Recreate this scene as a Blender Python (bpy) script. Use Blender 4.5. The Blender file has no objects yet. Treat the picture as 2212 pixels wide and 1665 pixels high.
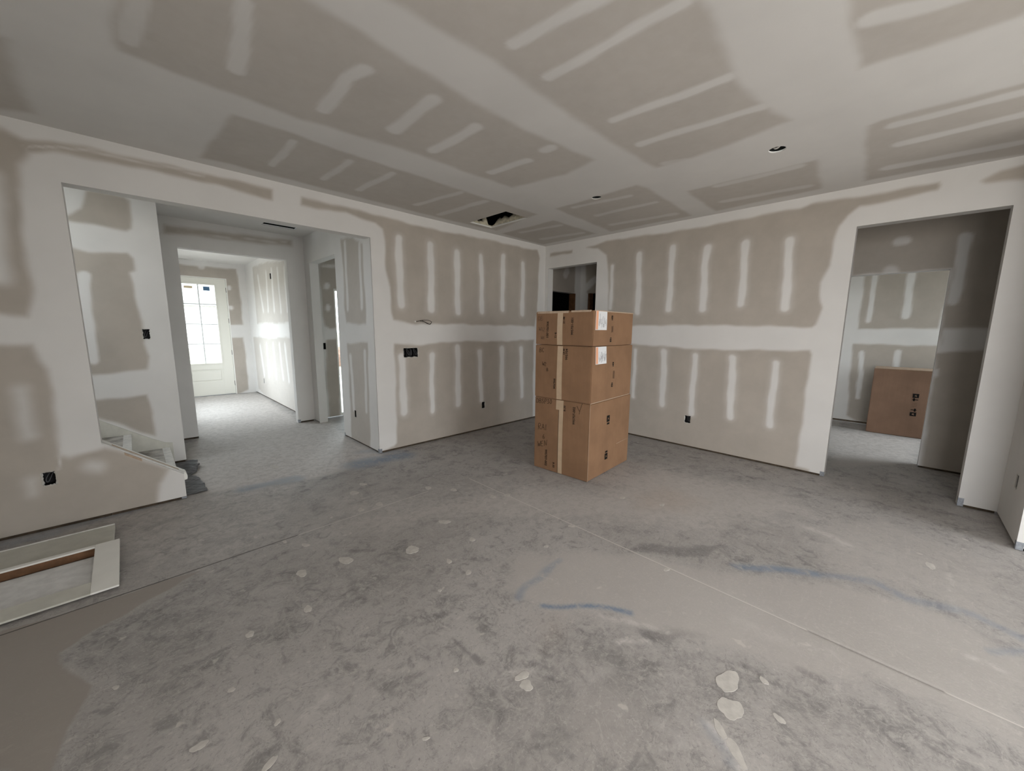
import bpy, bmesh, math, random
import numpy as np
from mathutils import Matrix, Vector

random.seed(4)
rng = np.random.default_rng(7)
sc = bpy.context.scene
COL = sc.collection

# ---------------------------------------------------------------- camera
cam_d = bpy.data.cameras.new('camera')
cam = bpy.data.objects.new('camera', cam_d)
COL.objects.link(cam)
cam_d.sensor_width = 36.0
cam_d.sensor_fit = 'HORIZONTAL'
cam_d.lens = 13.4135
cam_d.clip_start = 0.02
cam_d.clip_end = 300
_r = Vector((0.710440432, -0.703710554, 0.008114709))
_u = Vector((0.097203474, 0.109540059, 0.989218105))
_f = Vector((0.697012107, 0.701991761, -0.146224797))
cam.matrix_world = Matrix(((_r.x, _u.x, -_f.x, -4.807133), (_r.y, _u.y, -_f.y, -4.108870),
                           (_r.z, _u.z, -_f.z, 1.442148), (0, 0, 0, 1)))
sc.camera = cam

# ---------------------------------------------------------------- sky, daylight, exposure
world = bpy.data.worlds.new('overcast_sky')
sc.world = world
world.use_nodes = True
wn = world.node_tree.nodes
wn['Background'].inputs[0].default_value = (0.86, 0.94, 1.0, 1)
wn['Background'].inputs[1].default_value = 8.5

def area(name, loc, direction, sx, sy, power, color, portal=False):
    d = bpy.data.lights.new(name, 'AREA')
    d.shape = 'RECTANGLE'
    d.size, d.size_y = sx, sy
    d.energy = power
    d.color = color
    if portal:
        d.cycles.is_portal = True
    o = bpy.data.objects.new(name, d)
    COL.objects.link(o)
    o.location = loc
    o.rotation_euler = Vector(direction).to_track_quat('-Z', 'Y').to_euler()
    return o

WARM = (1.0, 0.945, 0.915)
area('daylight_patio_doors', (-1.95, -8.44, 1.25), (0, 1, 0), 2.1, 2.2, 48, WARM)
area('daylight_side_windows', (-5.84, -5.8, 1.45), (1, 0, 0), 2.2, 1.9, 88, WARM)
area('portal_front_door', (-3.755, 6.0, 1.49), (0, -1, 0), 0.56, 1.62, 1, (1, 1, 1), True)
area('portal_added_foyer_window', (-4.62, 4.3, 1.35), (1, 0, 0), 1.8, 1.7, 1, (1, 1, 1), True)  # unseen foyer window, added to brighten the foyer
area('portal_side_room', (-2.03, 2.3, 1.03), (0, -1, 0), 0.9, 2.0, 1, (1, 1, 1), True)
area('portal_patio_doors', (-1.95, -8.52, 1.25), (0, 1, 0), 2.2, 2.3, 1, (1, 1, 1), True)
area('portal_stair_landing', (-6.12, 0.63, 2.24), (1, 0, 0), 0.9, 0.86, 1, (1, 1, 1), True)
area('portal_added_side_window', (-0.85, 2.3, 1.4), (0, -1, 0), 0.9, 1.5, 1, (1, 1, 1), True)  # unseen window, added to light the side room
area('portal_far_room', (2.35, -6.55, 1.4), (0, 1, 0), 1.7, 1.9, 1, (1, 1, 1), True)

vs = sc.view_settings
vs.view_transform = 'Standard'
try:
    vs.look = 'None'
except TypeError:
    pass
vs.exposure = 0.0
vs.gamma = 1.0
vs.use_curve_mapping = False
sc.cycles.max_bounces = 8
sc.cycles.diffuse_bounces = 5
sc.cycles.glossy_bounces = 3
sc.cycles.transparent_max_bounces = 8
sc.cycles.sample_clamp_indirect = 6.0
sc.cycles.use_denoising = True

# ---------------------------------------------------------------- bare paper, compound strokes, floor marks with some painted daylight (metres)
PAPER_DATA = {"wall_left":[["P",[[-3.537,2.654],[-3.115,2.645],[-2.411,2.635],[-1.527,2.635],[-0.195,2.658],[-0.137,2.555],[-0.181,1.727],[-0.252,1.479],[-1.643,1.508],[-2.346,1.481],[-2.651,1.529],[-2.664,1.617],[-2.672,1.889],[-2.712,2.092],[-2.715,2.388],[-2.737,2.501],[-2.809,2.55],[-3.118,2.591],[-3.549,2.585]],0.02],["P",[[-2.661,1.271],[-2.354,1.245],[-1.646,1.27],[-0.247,1.275],[-0.236,-0.076],[-1.677,-0.069],[-2.666,-0.055],[-2.854,-0.039],[-2.846,0.02],[-2.687,0.036],[-2.656,0.07],[-2.654,0.64]],0.02],["S",[[-2.552,2.439],[-2.555,2.217],[-2.534,1.701]],0.041,0.016,1.0],["S",[[-2.552,2.439],[-2.555,2.217],[-2.534,1.701]],0.078,0.031,0.22],["S",[[-2.129,2.438],[-2.149,1.68]],0.046,0.018,1.0],["S",[[-2.129,2.438],[-2.149,1.68]],0.088,0.035,0.22],["S",[[-1.736,2.413],[-1.73,1.668]],0.043,0.017,1.0],["S",[[-1.736,2.413],[-1.73,1.668]],0.081,0.032,0.22],["S",[[-1.341,2.409],[-1.331,1.683]],0.037,0.015,1.0],["S",[[-1.341,2.409],[-1.331,1.683]],0.069,0.028,0.22],["S",[[-0.921,2.452],[-0.932,1.718]],0.04,0.016,1.0],["S",[[-0.921,2.452],[-0.932,1.718]],0.076,0.031,0.22],["S",[[-0.518,2.405],[-0.522,1.665]],0.04,0.016,1.0],["S",[[-0.518,2.405],[-0.522,1.665]],0.076,0.03,0.22],["S",[[-2.568,1.112],[-2.562,0.448]],0.043,0.017,1.0],["S",[[-2.568,1.112],[-2.562,0.448]],0.08,0.032,0.22],["S",[[-2.141,1.116],[-2.159,0.401]],0.033,0.013,1.0],["S",[[-2.141,1.116],[-2.159,0.401]],0.063,0.025,0.22],["S",[[-1.755,1.192],[-1.749,0.424]],0.04,0.016,1.0],["S",[[-1.755,1.192],[-1.749,0.424]],0.077,0.031,0.22],["S",[[-1.362,1.123],[-1.345,0.437]],0.037,0.015,1.0],["S",[[-1.362,1.123],[-1.345,0.437]],0.071,0.028,0.22],["S",[[-0.954,1.169],[-0.931,0.413]],0.042,0.017,1.0],["S",[[-0.954,1.169],[-0.931,0.413]],0.079,0.032,0.22],["S",[[-0.532,1.157],[-0.509,0.406]],0.036,0.015,1.0],["S",[[-0.532,1.157],[-0.509,0.406]],0.07,0.028,0.22],["P",[[-5.231,2.624],[-5.151,2.632],[-4.886,2.659],[-4.643,2.658],[-4.201,2.674],[-3.771,2.674],[-3.785,2.58],[-4.207,2.602],[-4.65,2.589],[-4.893,2.591],[-5.066,2.583],[-5.167,2.546]],0.02],["S",[[-5.156,2.591],[-4.888,2.64],[-4.646,2.635],[-4.262,2.654]],0.006,0.002,0.6],["P",[[-5.414,2.664],[-5.262,2.665],[-5.176,2.626],[-5.16,2.554],[-5.212,2.461],[-5.231,2.316],[-5.237,2.079],[-5.239,1.878],[-5.239,1.672],[-5.252,1.602],[-5.286,1.503],[-5.549,1.524]],0.03],["S",[[-5.336,2.361],[-5.357,2.026],[-5.366,1.755]],0.048,0.05,1.0],["P",[[-5.575,1.305],[-5.418,1.301],[-5.288,1.298],[-5.275,1.203],[-5.246,1.135],[-5.234,0.979],[-5.253,0.744],[-5.256,0.525],[-5.206,0.5],[-5.038,0.535],[-4.856,0.412],[-4.692,0.27],[-4.767,0.164],[-4.791,0.025],[-4.804,-0.111],[-5.74,-0.089]],0.03],["S",[[-5.38,1.014],[-5.366,0.699]],0.033,0.05,0.75],["S",[[-5.113,0.406],[-5.091,0.39]],0.039,0.05,0.75],["S",[[-5.388,0.373],[-5.388,0.299]],0.025,0.05,0.6],["S",[[-5.251,0.568],[-5.256,0.419]],0.005,0.002,0.7]],"wall_right":[["P",[[-0.775,2.615],[-1.097,2.65],[-1.911,2.639],[-2.652,2.629],[-3.282,2.64],[-3.374,2.664],[-3.782,2.659],[-4.2,2.66],[-4.216,2.627],[-4.207,2.594],[-3.965,2.583],[-3.717,2.571],[-3.635,2.507],[-3.59,2.434],[-3.562,2.251],[-3.55,2.061],[-3.499,1.906],[-3.516,1.738],[-3.54,1.675],[-3.506,1.51],[-3.481,1.487],[-3.021,1.504],[-2.379,1.498],[-1.603,1.506],[-1.196,1.509],[-1.179,1.843],[-1.139,2.323],[-1.103,2.47],[-0.971,2.575]],0.02],["P",[[-1.209,1.25],[-1.592,1.243],[-2.399,1.23],[-3.044,1.239],[-3.492,1.241],[-3.508,1.204],[-3.502,0.671],[-3.487,0.215],[-3.472,0.058],[-3.59,0.04],[-3.629,-0.079],[-1.28,-0.132]],0.02],["S",[[-1.212,2.316],[-1.221,1.739]],0.025,0.01,1.0],["S",[[-1.212,2.316],[-1.221,1.739]],0.048,0.019,0.22],["S",[[-1.609,2.43],[-1.613,1.679]],0.035,0.014,1.0],["S",[[-1.609,2.43],[-1.613,1.679]],0.066,0.026,0.22],["S",[[-2.027,2.453],[-2.044,1.702]],0.036,0.014,1.0],["S",[[-2.027,2.453],[-2.044,1.702]],0.068,0.027,0.22],["S",[[-2.448,2.374],[-2.429,2.165],[-2.435,1.68]],0.036,0.015,1.0],["S",[[-2.448,2.374],[-2.429,2.165],[-2.435,1.68]],0.069,0.028,0.22],["S",[[-2.818,2.376],[-2.841,1.728]],0.036,0.014,1.0],["S",[[-2.818,2.376],[-2.841,1.728]],0.068,0.027,0.22],["S",[[-3.23,2.361],[-3.243,1.685]],0.035,0.014,1.0],["S",[[-3.23,2.361],[-3.243,1.685]],0.066,0.026,0.22],["S",[[-1.623,1.164],[-1.634,0.532]],0.023,0.009,1.0],["S",[[-1.623,1.164],[-1.634,0.532]],0.045,0.018,0.22],["S",[[-2.016,1.17],[-2.023,0.489]],0.037,0.015,1.0],["S",[[-2.016,1.17],[-2.023,0.489]],0.071,0.028,0.22],["S",[[-2.395,1.155],[-2.406,0.445]],0.033,0.013,1.0],["S",[[-2.395,1.155],[-2.406,0.445]],0.063,0.025,0.22],["S",[[-2.809,1.145],[-2.822,0.471]],0.035,0.014,1.0],["S",[[-2.809,1.145],[-2.822,0.471]],0.067,0.027,0.22],["S",[[-3.212,1.095],[-3.224,0.43]],0.033,0.013,1.0],["S",[[-3.212,1.095],[-3.224,0.43]],0.063,0.025,0.22],["P",[[-0.095,2.625],[-0.528,2.629],[-0.529,2.582],[-0.096,2.583]],0.02],["P",[[-4.423,2.604],[-4.516,2.65],[-4.614,2.669],[-4.768,2.678],[-4.786,2.535],[-4.628,2.553],[-4.446,2.585]],0.02]],"ceiling":[["P",[[-4.72,-1.984],[-4.732,-1.402],[-4.708,-1.343],[-4.679,-1.341],[-4.345,-1.309],[-3.912,-1.296],[-3.156,-1.413],[-2.667,-1.404],[-2.163,-1.425],[-2.076,-1.974],[-2.14,-2.29],[-2.64,-2.246],[-2.957,-2.227],[-3.349,-2.229],[-3.704,-2.245],[-3.961,-2.279],[-4.172,-2.29],[-4.399,-2.309]],0.035],["P",[[-4.235,-1.063],[-3.946,-1.074],[-3.414,-1.036],[-2.428,-1.028],[-1.868,-1.043],[-1.377,-1.036],[-1.215,-0.152],[-1.736,-0.126],[-3.158,-0.123],[-4.097,-0.164],[-4.284,-0.14]],0.03],["P",[[-3.937,-2.529],[-3.598,-2.554],[-3.288,-2.56],[-3.024,-2.536],[-2.39,-2.547],[-1.668,-2.57],[-1.647,-2.799],[-1.755,-3.488],[-2.05,-3.415],[-2.154,-3.392],[-2.487,-3.365],[-2.777,-3.388],[-2.983,-3.415],[-3.087,-3.389],[-3.209,-3.381],[-4.057,-2.524]],0.035],["P",[[-1.399,-1.331],[-1.416,-1.861],[-1.428,-2.286],[-1.283,-2.321],[-0.868,-2.314],[-0.31,-2.28],[-0.129,-2.268],[-0.116,-1.245],[-0.706,-1.271]],0.03],["P",[[-1.054,-0.106],[-1.06,-1.016],[-0.166,-1.047],[-0.146,-0.059]],0.03],["P",[[-0.967,-2.547],[-0.954,-3.065],[-0.943,-3.502],[-0.168,-3.463],[-0.133,-2.539]],0.03],["P",[[-2.768,-3.827],[-2.468,-3.816],[-2.104,-3.819],[-2.086,-4.089],[-2.071,-4.322],[-2.17,-4.432]],0.03],["P",[[-1.351,-3.824],[-1.383,-3.885],[-1.347,-4.421],[-1.352,-4.672],[-0.016,-4.957],[-0.052,-4.598],[-0.143,-4.106],[-0.148,-3.738],[-0.853,-3.783]],0.03],["P",[[-5.173,-1.073],[-5.084,-1.086],[-5.101,-0.755],[-5.097,-0.182],[-5.239,-0.101],[-5.345,-0.062]],0.05],["S",[[-4.654,-1.92],[-4.672,-1.472]],0.038,0.015,0.7],["S",[[-4.34,-2.083],[-4.291,-1.58]],0.035,0.014,0.9],["S",[[-3.837,-2.042],[-3.876,-1.924],[-3.842,-1.5]],0.04,0.016,1],["S",[[-3.436,-2.084],[-3.435,-1.59]],0.044,0.018,1],["S",[[-3.085,-2.032],[-3.092,-1.533]],0.044,0.017,1],["S",[[-2.479,-1.918],[-2.532,-1.544]],0.039,0.015,1],["S",[[-2.515,-2.127],[-2.514,-2.179]],0.048,0.019,1],["S",[[-3.85,-0.956],[-3.866,-0.364]],0.027,0.011,0.8],["S",[[-3.453,-0.913],[-3.458,-0.369]],0.032,0.013,0.8],["S",[[-3.088,-0.928],[-3.132,-0.332]],0.033,0.013,0.8],["S",[[-2.421,-0.982],[-2.509,-0.329]],0.034,0.014,0.8],["S",[[-2.083,-0.966],[-2.147,-0.228]],0.04,0.016,0.8],["S",[[-3.354,-3.193],[-3.434,-2.72]],0.036,0.014,1],["S",[[-3.116,-3.344],[-3.117,-3.034],[-3.123,-2.665]],0.034,0.013,1],["S",[[-2.484,-3.332],[-2.538,-2.702]],0.038,0.015,1],["S",[[-2.047,-3.391],[-2.12,-2.675]],0.039,0.016,1],["S",[[-1.649,-2.797],[-1.701,-2.66]],0.04,0.016,0.6],["S",[[-1.217,-2.105],[-1.3,-1.503]],0.036,0.014,0.7],["S",[[-0.85,-2.191],[-0.871,-1.515]],0.04,0.016,0.7],["S",[[-0.326,-2.164],[-0.417,-1.424]],0.051,0.02,0.7],["S",[[-0.847,-0.94],[-0.911,-0.33]],0.043,0.017,0.7],["S",[[-0.324,-0.916],[-0.424,-0.299]],0.052,0.021,0.7],["S",[[-0.895,-3.393],[-0.904,-2.781]],0.041,0.016,0.8],["S",[[-0.331,-3.376],[-0.394,-2.708]],0.046,0.019,0.7],["S",[[-2.364,-4.194],[-2.394,-4.075],[-2.466,-3.882]],0.047,0.019,1],["S",[[-1.217,-4.595],[-1.249,-3.944]],0.044,0.017,1],["S",[[-0.885,-4.656],[-0.862,-3.976]],0.053,0.021,1],["S",[[-0.309,-4.761],[-0.392,-3.887]],0.053,0.021,1]],"wall_hall":[["P",[[0.816,2.501],[0.771,2.191],[0.797,1.689],[0.756,1.502],[0.199,1.491],[0.193,1.717],[0.202,1.973],[0.194,2.376],[0.456,2.463]],0.02],["P",[[0.768,1.251],[0.184,1.278],[0.196,0.994],[0.211,0.302],[0.244,-0.018],[0.798,-0.002],[0.795,0.193],[0.763,0.951]],0.02],["S",[[0.692,2.433],[0.688,1.668]],0.034,0.014,0.9],["S",[[0.27,2.372],[0.294,1.672]],0.03,0.012,0.9],["S",[[0.687,1.083],[0.675,0.423]],0.036,0.014,0.9],["S",[[0.274,1.158],[0.293,0.447]],0.032,0.013,0.9]],"wall_entry":[["P",[[-4.404,2.632],[-4.413,2.535],[-4.034,2.567],[-3.032,2.589],[-3.026,2.666],[-3.839,2.657]],0.03],["S",[[-4.295,2.604],[-3.745,2.604],[-3.095,2.624]],0.008,0.003,0.6],["P",[[-2.678,2.389],[-2.569,2.462],[-2.369,2.568],[-2.431,1.461],[-2.566,1.426],[-2.661,1.47]],0.02],["P",[[-2.652,1.258],[-2.442,1.267],[-2.504,-0.019],[-2.65,0.004],[-2.678,0.829]],0.02],["S",[[-2.58,2.099],[-2.586,2.066]],0.035,0.014,1.0],["S",[[-2.572,1.76],[-2.579,1.727]],0.036,0.014,1.0],["S",[[-2.627,2.363],[-2.445,2.378]],0.024,0.01,0.7]],"wall_stair":[["P",[[-4.967,2.64],[-4.842,2.639],[-4.711,2.638],[-4.68,2.607],[-4.69,2.448],[-4.698,2.368],[-4.74,2.341],[-4.917,2.353],[-5.131,2.368],[-5.127,2.405],[-5.022,2.487]],0.02],["P",[[-5.146,2.121],[-5.103,2.119],[-5.022,2.103],[-4.751,2.133],[-4.715,2.086],[-4.723,1.969],[-4.76,1.947],[-4.75,1.727],[-4.718,1.483],[-4.728,1.279],[-4.691,1.14],[-4.714,1.001],[-5.076,0.987],[-5.212,0.985]],0.02],["S",[[-5.059,1.879],[-5.073,1.498],[-5.072,1.118]],0.041,0.016,1.0],["P",[[-5.179,0.761],[-5.092,0.751],[-4.747,0.764],[-4.714,0.574],[-4.728,0.313],[-5.093,0.567],[-5.165,0.619]],0.02]],"wall_foyer":[["P",[[5.254,2.636],[4.667,2.635],[2.748,2.493],[2.753,1.514],[3.136,1.516],[5.26,1.514]],0.02],["P",[[5.737,1.225],[4.102,1.241],[2.689,1.28],[2.997,0.012],[4.185,-0.089],[5.652,0.1]],0.02],["S",[[4.851,2.413],[4.664,1.769]],0.055,0.022,0.9],["S",[[4.234,2.415],[4.287,1.744]],0.053,0.021,0.9],["S",[[3.837,2.433],[3.866,1.732]],0.048,0.019,0.9],["S",[[3.479,2.423],[3.44,1.72]],0.045,0.018,0.9],["S",[[3.058,2.405],[3.046,1.722]],0.041,0.017,0.9],["S",[[5.161,1.045],[5.034,0.464]],0.063,0.025,0.9],["S",[[4.625,1.096],[4.641,0.499]],0.058,0.023,0.9],["S",[[4.149,1.112],[4.11,0.517]],0.053,0.021,0.9],["S",[[3.713,1.127],[3.629,0.534]],0.048,0.019,0.9],["S",[[3.362,1.14],[3.294,0.511]],0.045,0.018,0.9]],"wall_front":[["P",[[-4.034,2.65],[-3.079,2.64],[-3.073,2.504],[-3.061,2.033],[-3.062,1.491],[-3.385,1.487],[-3.31,2.394],[-4.054,2.425]],0.02],["P",[[-3.343,1.209],[-3.067,1.206],[-3.051,0.856],[-3.07,0.06],[-3.275,-0.013],[-3.438,0.058]],0.02],["S",[[-3.248,2.275],[-3.251,2.235]],0.035,0.014,1.0],["S",[[-3.245,1.845],[-3.241,1.822]],0.036,0.015,1.0],["S",[[-3.676,2.629],[-3.646,2.629]],0.04,0.016,0.7]],"wall_far_room":[["P",[[-3.609,2.5],[-4.479,2.462],[-4.498,2.303],[-4.481,1.5],[-3.633,1.482],[-3.622,1.79],[-3.622,2.093]],0.02],["P",[[-3.604,1.252],[-4.534,1.263],[-4.679,0.015],[-3.775,0.028],[-3.636,0.105],[-3.612,0.549]],0.02],["S",[[-3.731,2.407],[-3.744,1.621]],0.032,0.013,1.0],["S",[[-4.136,2.441],[-4.13,1.67]],0.041,0.016,1.0],["S",[[-3.719,1.121],[-3.731,0.402]],0.029,0.011,1.0],["S",[[-4.107,1.154],[-4.108,0.882]],0.037,0.015,1.0]],"wall_passage":[["P",[[-3.576,2.673],[-3.639,2.805],[-4.74,2.813],[-4.904,1.495],[-4.403,1.489],[-4.416,1.328],[-4.391,1.489],[-4.389,2.085],[-3.639,2.073]],0.02],["P",[[-4.403,1.236],[-4.769,1.299],[-4.813,-0.003],[-4.415,-0.018]],0.02],["S",[[-4.45,2.37],[-4.441,1.746]],0.041,0.016,1.0],["S",[[-3.99,2.392],[-4.036,2.398]],0.047,0.019,0.8],["S",[[-3.957,2.092],[-3.965,2.091]],0.063,0.025,0.7],["S",[[-4.42,1.051],[-4.42,0.995]],0.023,0.009,0.7],["P",[[-0.002,2.608],[-0.388,2.616],[-0.431,1.749],[-0.04,2.106]],0.02],["S",[[0.075,2.113],[-0.205,2.316]],0.065,0.026,1.0]],"wall_passage_end":[["P",[[0.076,2.424],[0.911,2.583],[0.938,2.089],[0.087,2.066]],0.02],["S",[[0.658,2.388],[0.698,2.443]],0.067,0.027,0.7]]}
MARKS = {"dust_and_daylight":[["P",[[-3.183,-2.524],[-2.639,-2.991],[-2.405,-3.507],[-2.066,-3.994],[-1.943,-4.362],[-2.134,-4.653],[-2.678,-4.579],[-2.722,-4.206],[-2.921,-3.92],[-3.017,-3.69],[-3.121,-3.477],[-3.17,-3.285],[-3.399,-2.959],[-3.451,-2.697]],0.16,0.9],["P",[[-1.404,-3.659],[-0.682,-4.148],[-0.991,-4.64],[-1.107,-4.794],[-2.01,-4.67],[-1.891,-4.364],[-1.945,-3.982]],0.2,0.5],["P",[[-4.502,1.189],[-4.489,0.019],[-4.101,-0.103],[-3.634,-0.271],[-3.124,-0.276],[-2.88,-0.022],[-2.845,1.108],[-2.825,1.986],[-3.132,2.271],[-2.933,5.632],[-4.001,5.98],[-4.298,2.251]],0.1,1.0],["P",[[-3.92,-1.24],[-3.265,-1.448],[-2.293,-1.856],[-1.975,-2.302],[-0.974,-2.448],[-0.683,-3.535],[-1.062,-3.783],[-2.054,-3.218],[-2.49,-2.517],[-3.087,-1.84],[-3.731,-1.604]],0.3,0.65],["P",[[2.362,-3.518],[2.491,-4.437],[1.266,-4.374],[0.371,-3.723]],0.15,0.8],["P",[[-3.642,-3.338],[-3.447,-3.438],[-3.522,-3.615],[-3.721,-3.641],[-3.896,-3.518],[-3.827,-3.365]],0.1,0.45]],"dark":[["P",[[-3.419,-2.976],[-3.184,-3.293],[-3.082,-3.483],[-3.03,-3.713],[-2.834,-4.036],[-2.944,-4.018],[-3.071,-3.866],[-3.283,-3.896],[-3.637,-3.763],[-4.169,-3.251],[-4.072,-2.974],[-3.794,-2.934]],0.15,0.55],["P",[[-5.167,-1.639],[-5.045,-1.526],[-4.86,-1.434],[-4.678,-1.338],[-4.492,-1.576],[-4.68,-2.071],[-4.922,-2.089],[-5.07,-1.916]],0.08,0.55],["P",[[-2.695,-2.922],[-2.412,-3.041],[-2.073,-3.408],[-2.287,-3.389],[-2.588,-3.062]],0.05,0.8],["P",[[-3.179,-3.34],[-3.013,-3.522],[-2.974,-3.677],[-3.113,-3.561],[-3.262,-3.452]],0.05,0.9],["P",[[-1.954,-4.443],[-2.01,-4.67],[-2.173,-4.648],[-2.133,-4.477]],0.08,0.6],["P",[[-4.141,-2.596],[-3.849,-2.646],[-3.782,-3.015],[-3.981,-3.007],[-4.16,-2.803]],0.08,0.5],["P",[[-4.276,-1.666],[-3.587,-1.987],[-3.671,-2.429],[-4.15,-2.31],[-4.418,-2.051]],0.15,0.55],["S",[[-3.863,-2.763],[-3.837,-2.92]],0.01,0.008,0.8],["S",[[-3.834,-2.937],[-3.835,-2.976]],0.025,0.020000000000000004,0.9],["S",[[-4.457,-2.253],[-4.497,-2.383]],0.013,0.0104,0.7],["S",[[-3.821,-3.042],[-3.838,-3.117]],0.025,0.020000000000000004,0.6],["S",[[-4.259,-2.269],[-4.227,-2.362]],0.02,0.016,0.6],["S",[[-4.046,-2.757],[-3.986,-2.882]],0.023,0.0184,0.6],["S",[[-4.638,-2.744],[-4.554,-2.846]],0.011,0.0088,0.5],["S",[[-4.322,-3.073],[-4.252,-3.04]],0.014,0.011200000000000002,0.6],["S",[[-3.264,-4.006],[-3.209,-4.038]],0.011,0.0088,0.8],["S",[[-2.877,-3.962],[-2.868,-4.009]],0.022,0.0176,0.9],["S",[[-2.848,-4.445],[-2.853,-4.46]],0.019,0.0152,0.8],["S",[[-3.054,-3.757],[-3.034,-3.841]],0.023,0.0184,0.7],["S",[[-3.918,-1.742],[-3.832,-1.825]],0.028,0.022400000000000003,0.8],["S",[[-4.309,-0.913],[-4.209,-1.056]],0.03,0.024,0.6],["S",[[-2.136,-2.588],[-1.938,-2.889]],0.052,0.0416,0.5],["S",[[-2.515,-2.492],[-2.308,-2.608]],0.06,0.048,0.5]],"blue":[["S",[[-3.399,-2.911],[-3.265,-3.069],[-3.127,-3.287]],0.015,0.012,1],["S",[[-3.457,-2.795],[-3.362,-2.756],[-3.039,-2.731]],0.019,0.0152,0.45],["S",[[-2.277,-3.548],[-2.112,-3.733],[-2.016,-3.914]],0.032,0.0256,0.7],["S",[[-2.016,-3.914],[-1.832,-4.181],[-1.912,-4.294]],0.027,0.0216,0.4],["S",[[-1.912,-4.294],[-1.842,-4.529],[-1.944,-4.679]],0.031,0.024800000000000003,0.35],["S",[[-3.212,-0.191],[-2.942,-0.226],[-2.739,-0.267]],0.122,0.0976,0.7],["S",[[-3.011,0.218],[-2.695,-0.08]],0.076,0.0608,0.35],["S",[[-4.239,-0.085],[-4.029,-0.113],[-3.806,-0.155]],0.068,0.054400000000000004,0.5],["S",[[-5.551,-0.107],[-5.36,-0.079],[-4.895,0.057]],0.078,0.062400000000000004,0.3],["S",[[-3.42,-3.763],[-3.507,-3.851]],0.023,0.0184,0.2],["S",[[-2.153,-4.531],[-2.061,-4.663]],0.022,0.0176,0.35],["S",[[-5.554,-0.09],[-5.337,-0.1]],0.065,0.052000000000000005,0.4]],"rust":[["P",[[-1.791,-2.612],[-1.383,-2.724],[-1.461,-3.116],[-1.815,-3.06],[-1.981,-2.793]],0.12,0.5],["P",[[-3.238,-2.956],[-3.477,-2.964],[-3.597,-3.126],[-3.456,-3.151]],0.1,0.25]],"clay":[["P",[[-5.382,-1.278],[-5.001,-1.307],[-4.654,-1.313],[-4.914,-1.487],[-5.167,-1.639],[-5.068,-1.947],[-5.099,-2.212],[-5.11,-2.33],[-5.303,-2.141]],0.03,1]],"powder_and_daylight":[["P",[[-4.006,-0.62],[-3.01,-1.022],[-2.126,-1.705],[-1.975,-2.302],[-0.974,-2.448],[-0.683,-3.535],[-1.062,-3.783],[-2.054,-3.218],[-2.548,-2.559],[-3.176,-1.956],[-3.988,-1.441]],0.3,0.3],["S",[[-3.327,-3.36],[-3.253,-3.402],[-3.218,-3.458]],0.014,0.011200000000000002,1],["S",[[-3.254,-3.203],[-3.148,-3.349],[-3.083,-3.506]],0.014,0.011200000000000002,0.7],["S",[[-3.404,-3.774],[-3.452,-3.843],[-3.507,-3.893]],0.02,0.016,0.9],["S",[[-3.813,-3.119],[-3.706,-3.18]],0.013,0.0104,0.9],["S",[[-3.671,-3.633],[-3.527,-3.753]],0.005,0.004,0.6],["S",[[-3.662,-3.374],[-3.455,-3.399]],0.026,0.0208,0.4],["S",[[-3.556,-3.63],[-3.571,-3.705]],0.025,0.020000000000000004,0.4],["S",[[-4.512,-2.696],[-4.407,-2.674]],0.016,0.0128,0.35],["S",[[-4.225,-2.77],[-4.071,-2.799]],0.025,0.020000000000000004,0.3],["S",[[-2.799,-3.709],[-2.714,-4.055]],0.031,0.024800000000000003,0.3],["S",[[-1.404,-4.475],[-1.887,-4.463]],0.006,0.0048000000000000004,0.6],["S",[[-2.278,-4.479],[-2.279,-4.545]],0.022,0.0176,0.7],["S",[[-1.404,-3.799],[-1.488,-4.011]],0.034,0.027200000000000002,0.6],["P",[[-4.502,1.189],[-4.489,0.019],[-4.101,-0.103],[-3.634,-0.271],[-2.891,-0.124],[-2.845,1.108],[-2.643,2.108],[-3.096,2.401],[-2.905,5.772],[-4.035,6.011],[-4.298,2.251]],0.1,0.75],["P",[[2.537,-3.5],[2.651,-4.441],[1.378,-4.376],[0.865,-3.672]],0.15,0.75],["P",[[-5.572,0.036],[-4.606,-0.045],[-4.489,0.019],[-3.817,-0.193],[-4.202,-1.151],[-4.628,-1.275],[-4.959,-0.91],[-5.009,-0.194],[-5.542,-0.176]],0.12,0.5]]}  # dust and powder polygons in hall, foyer, far room, mid floor paint in daylight
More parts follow.
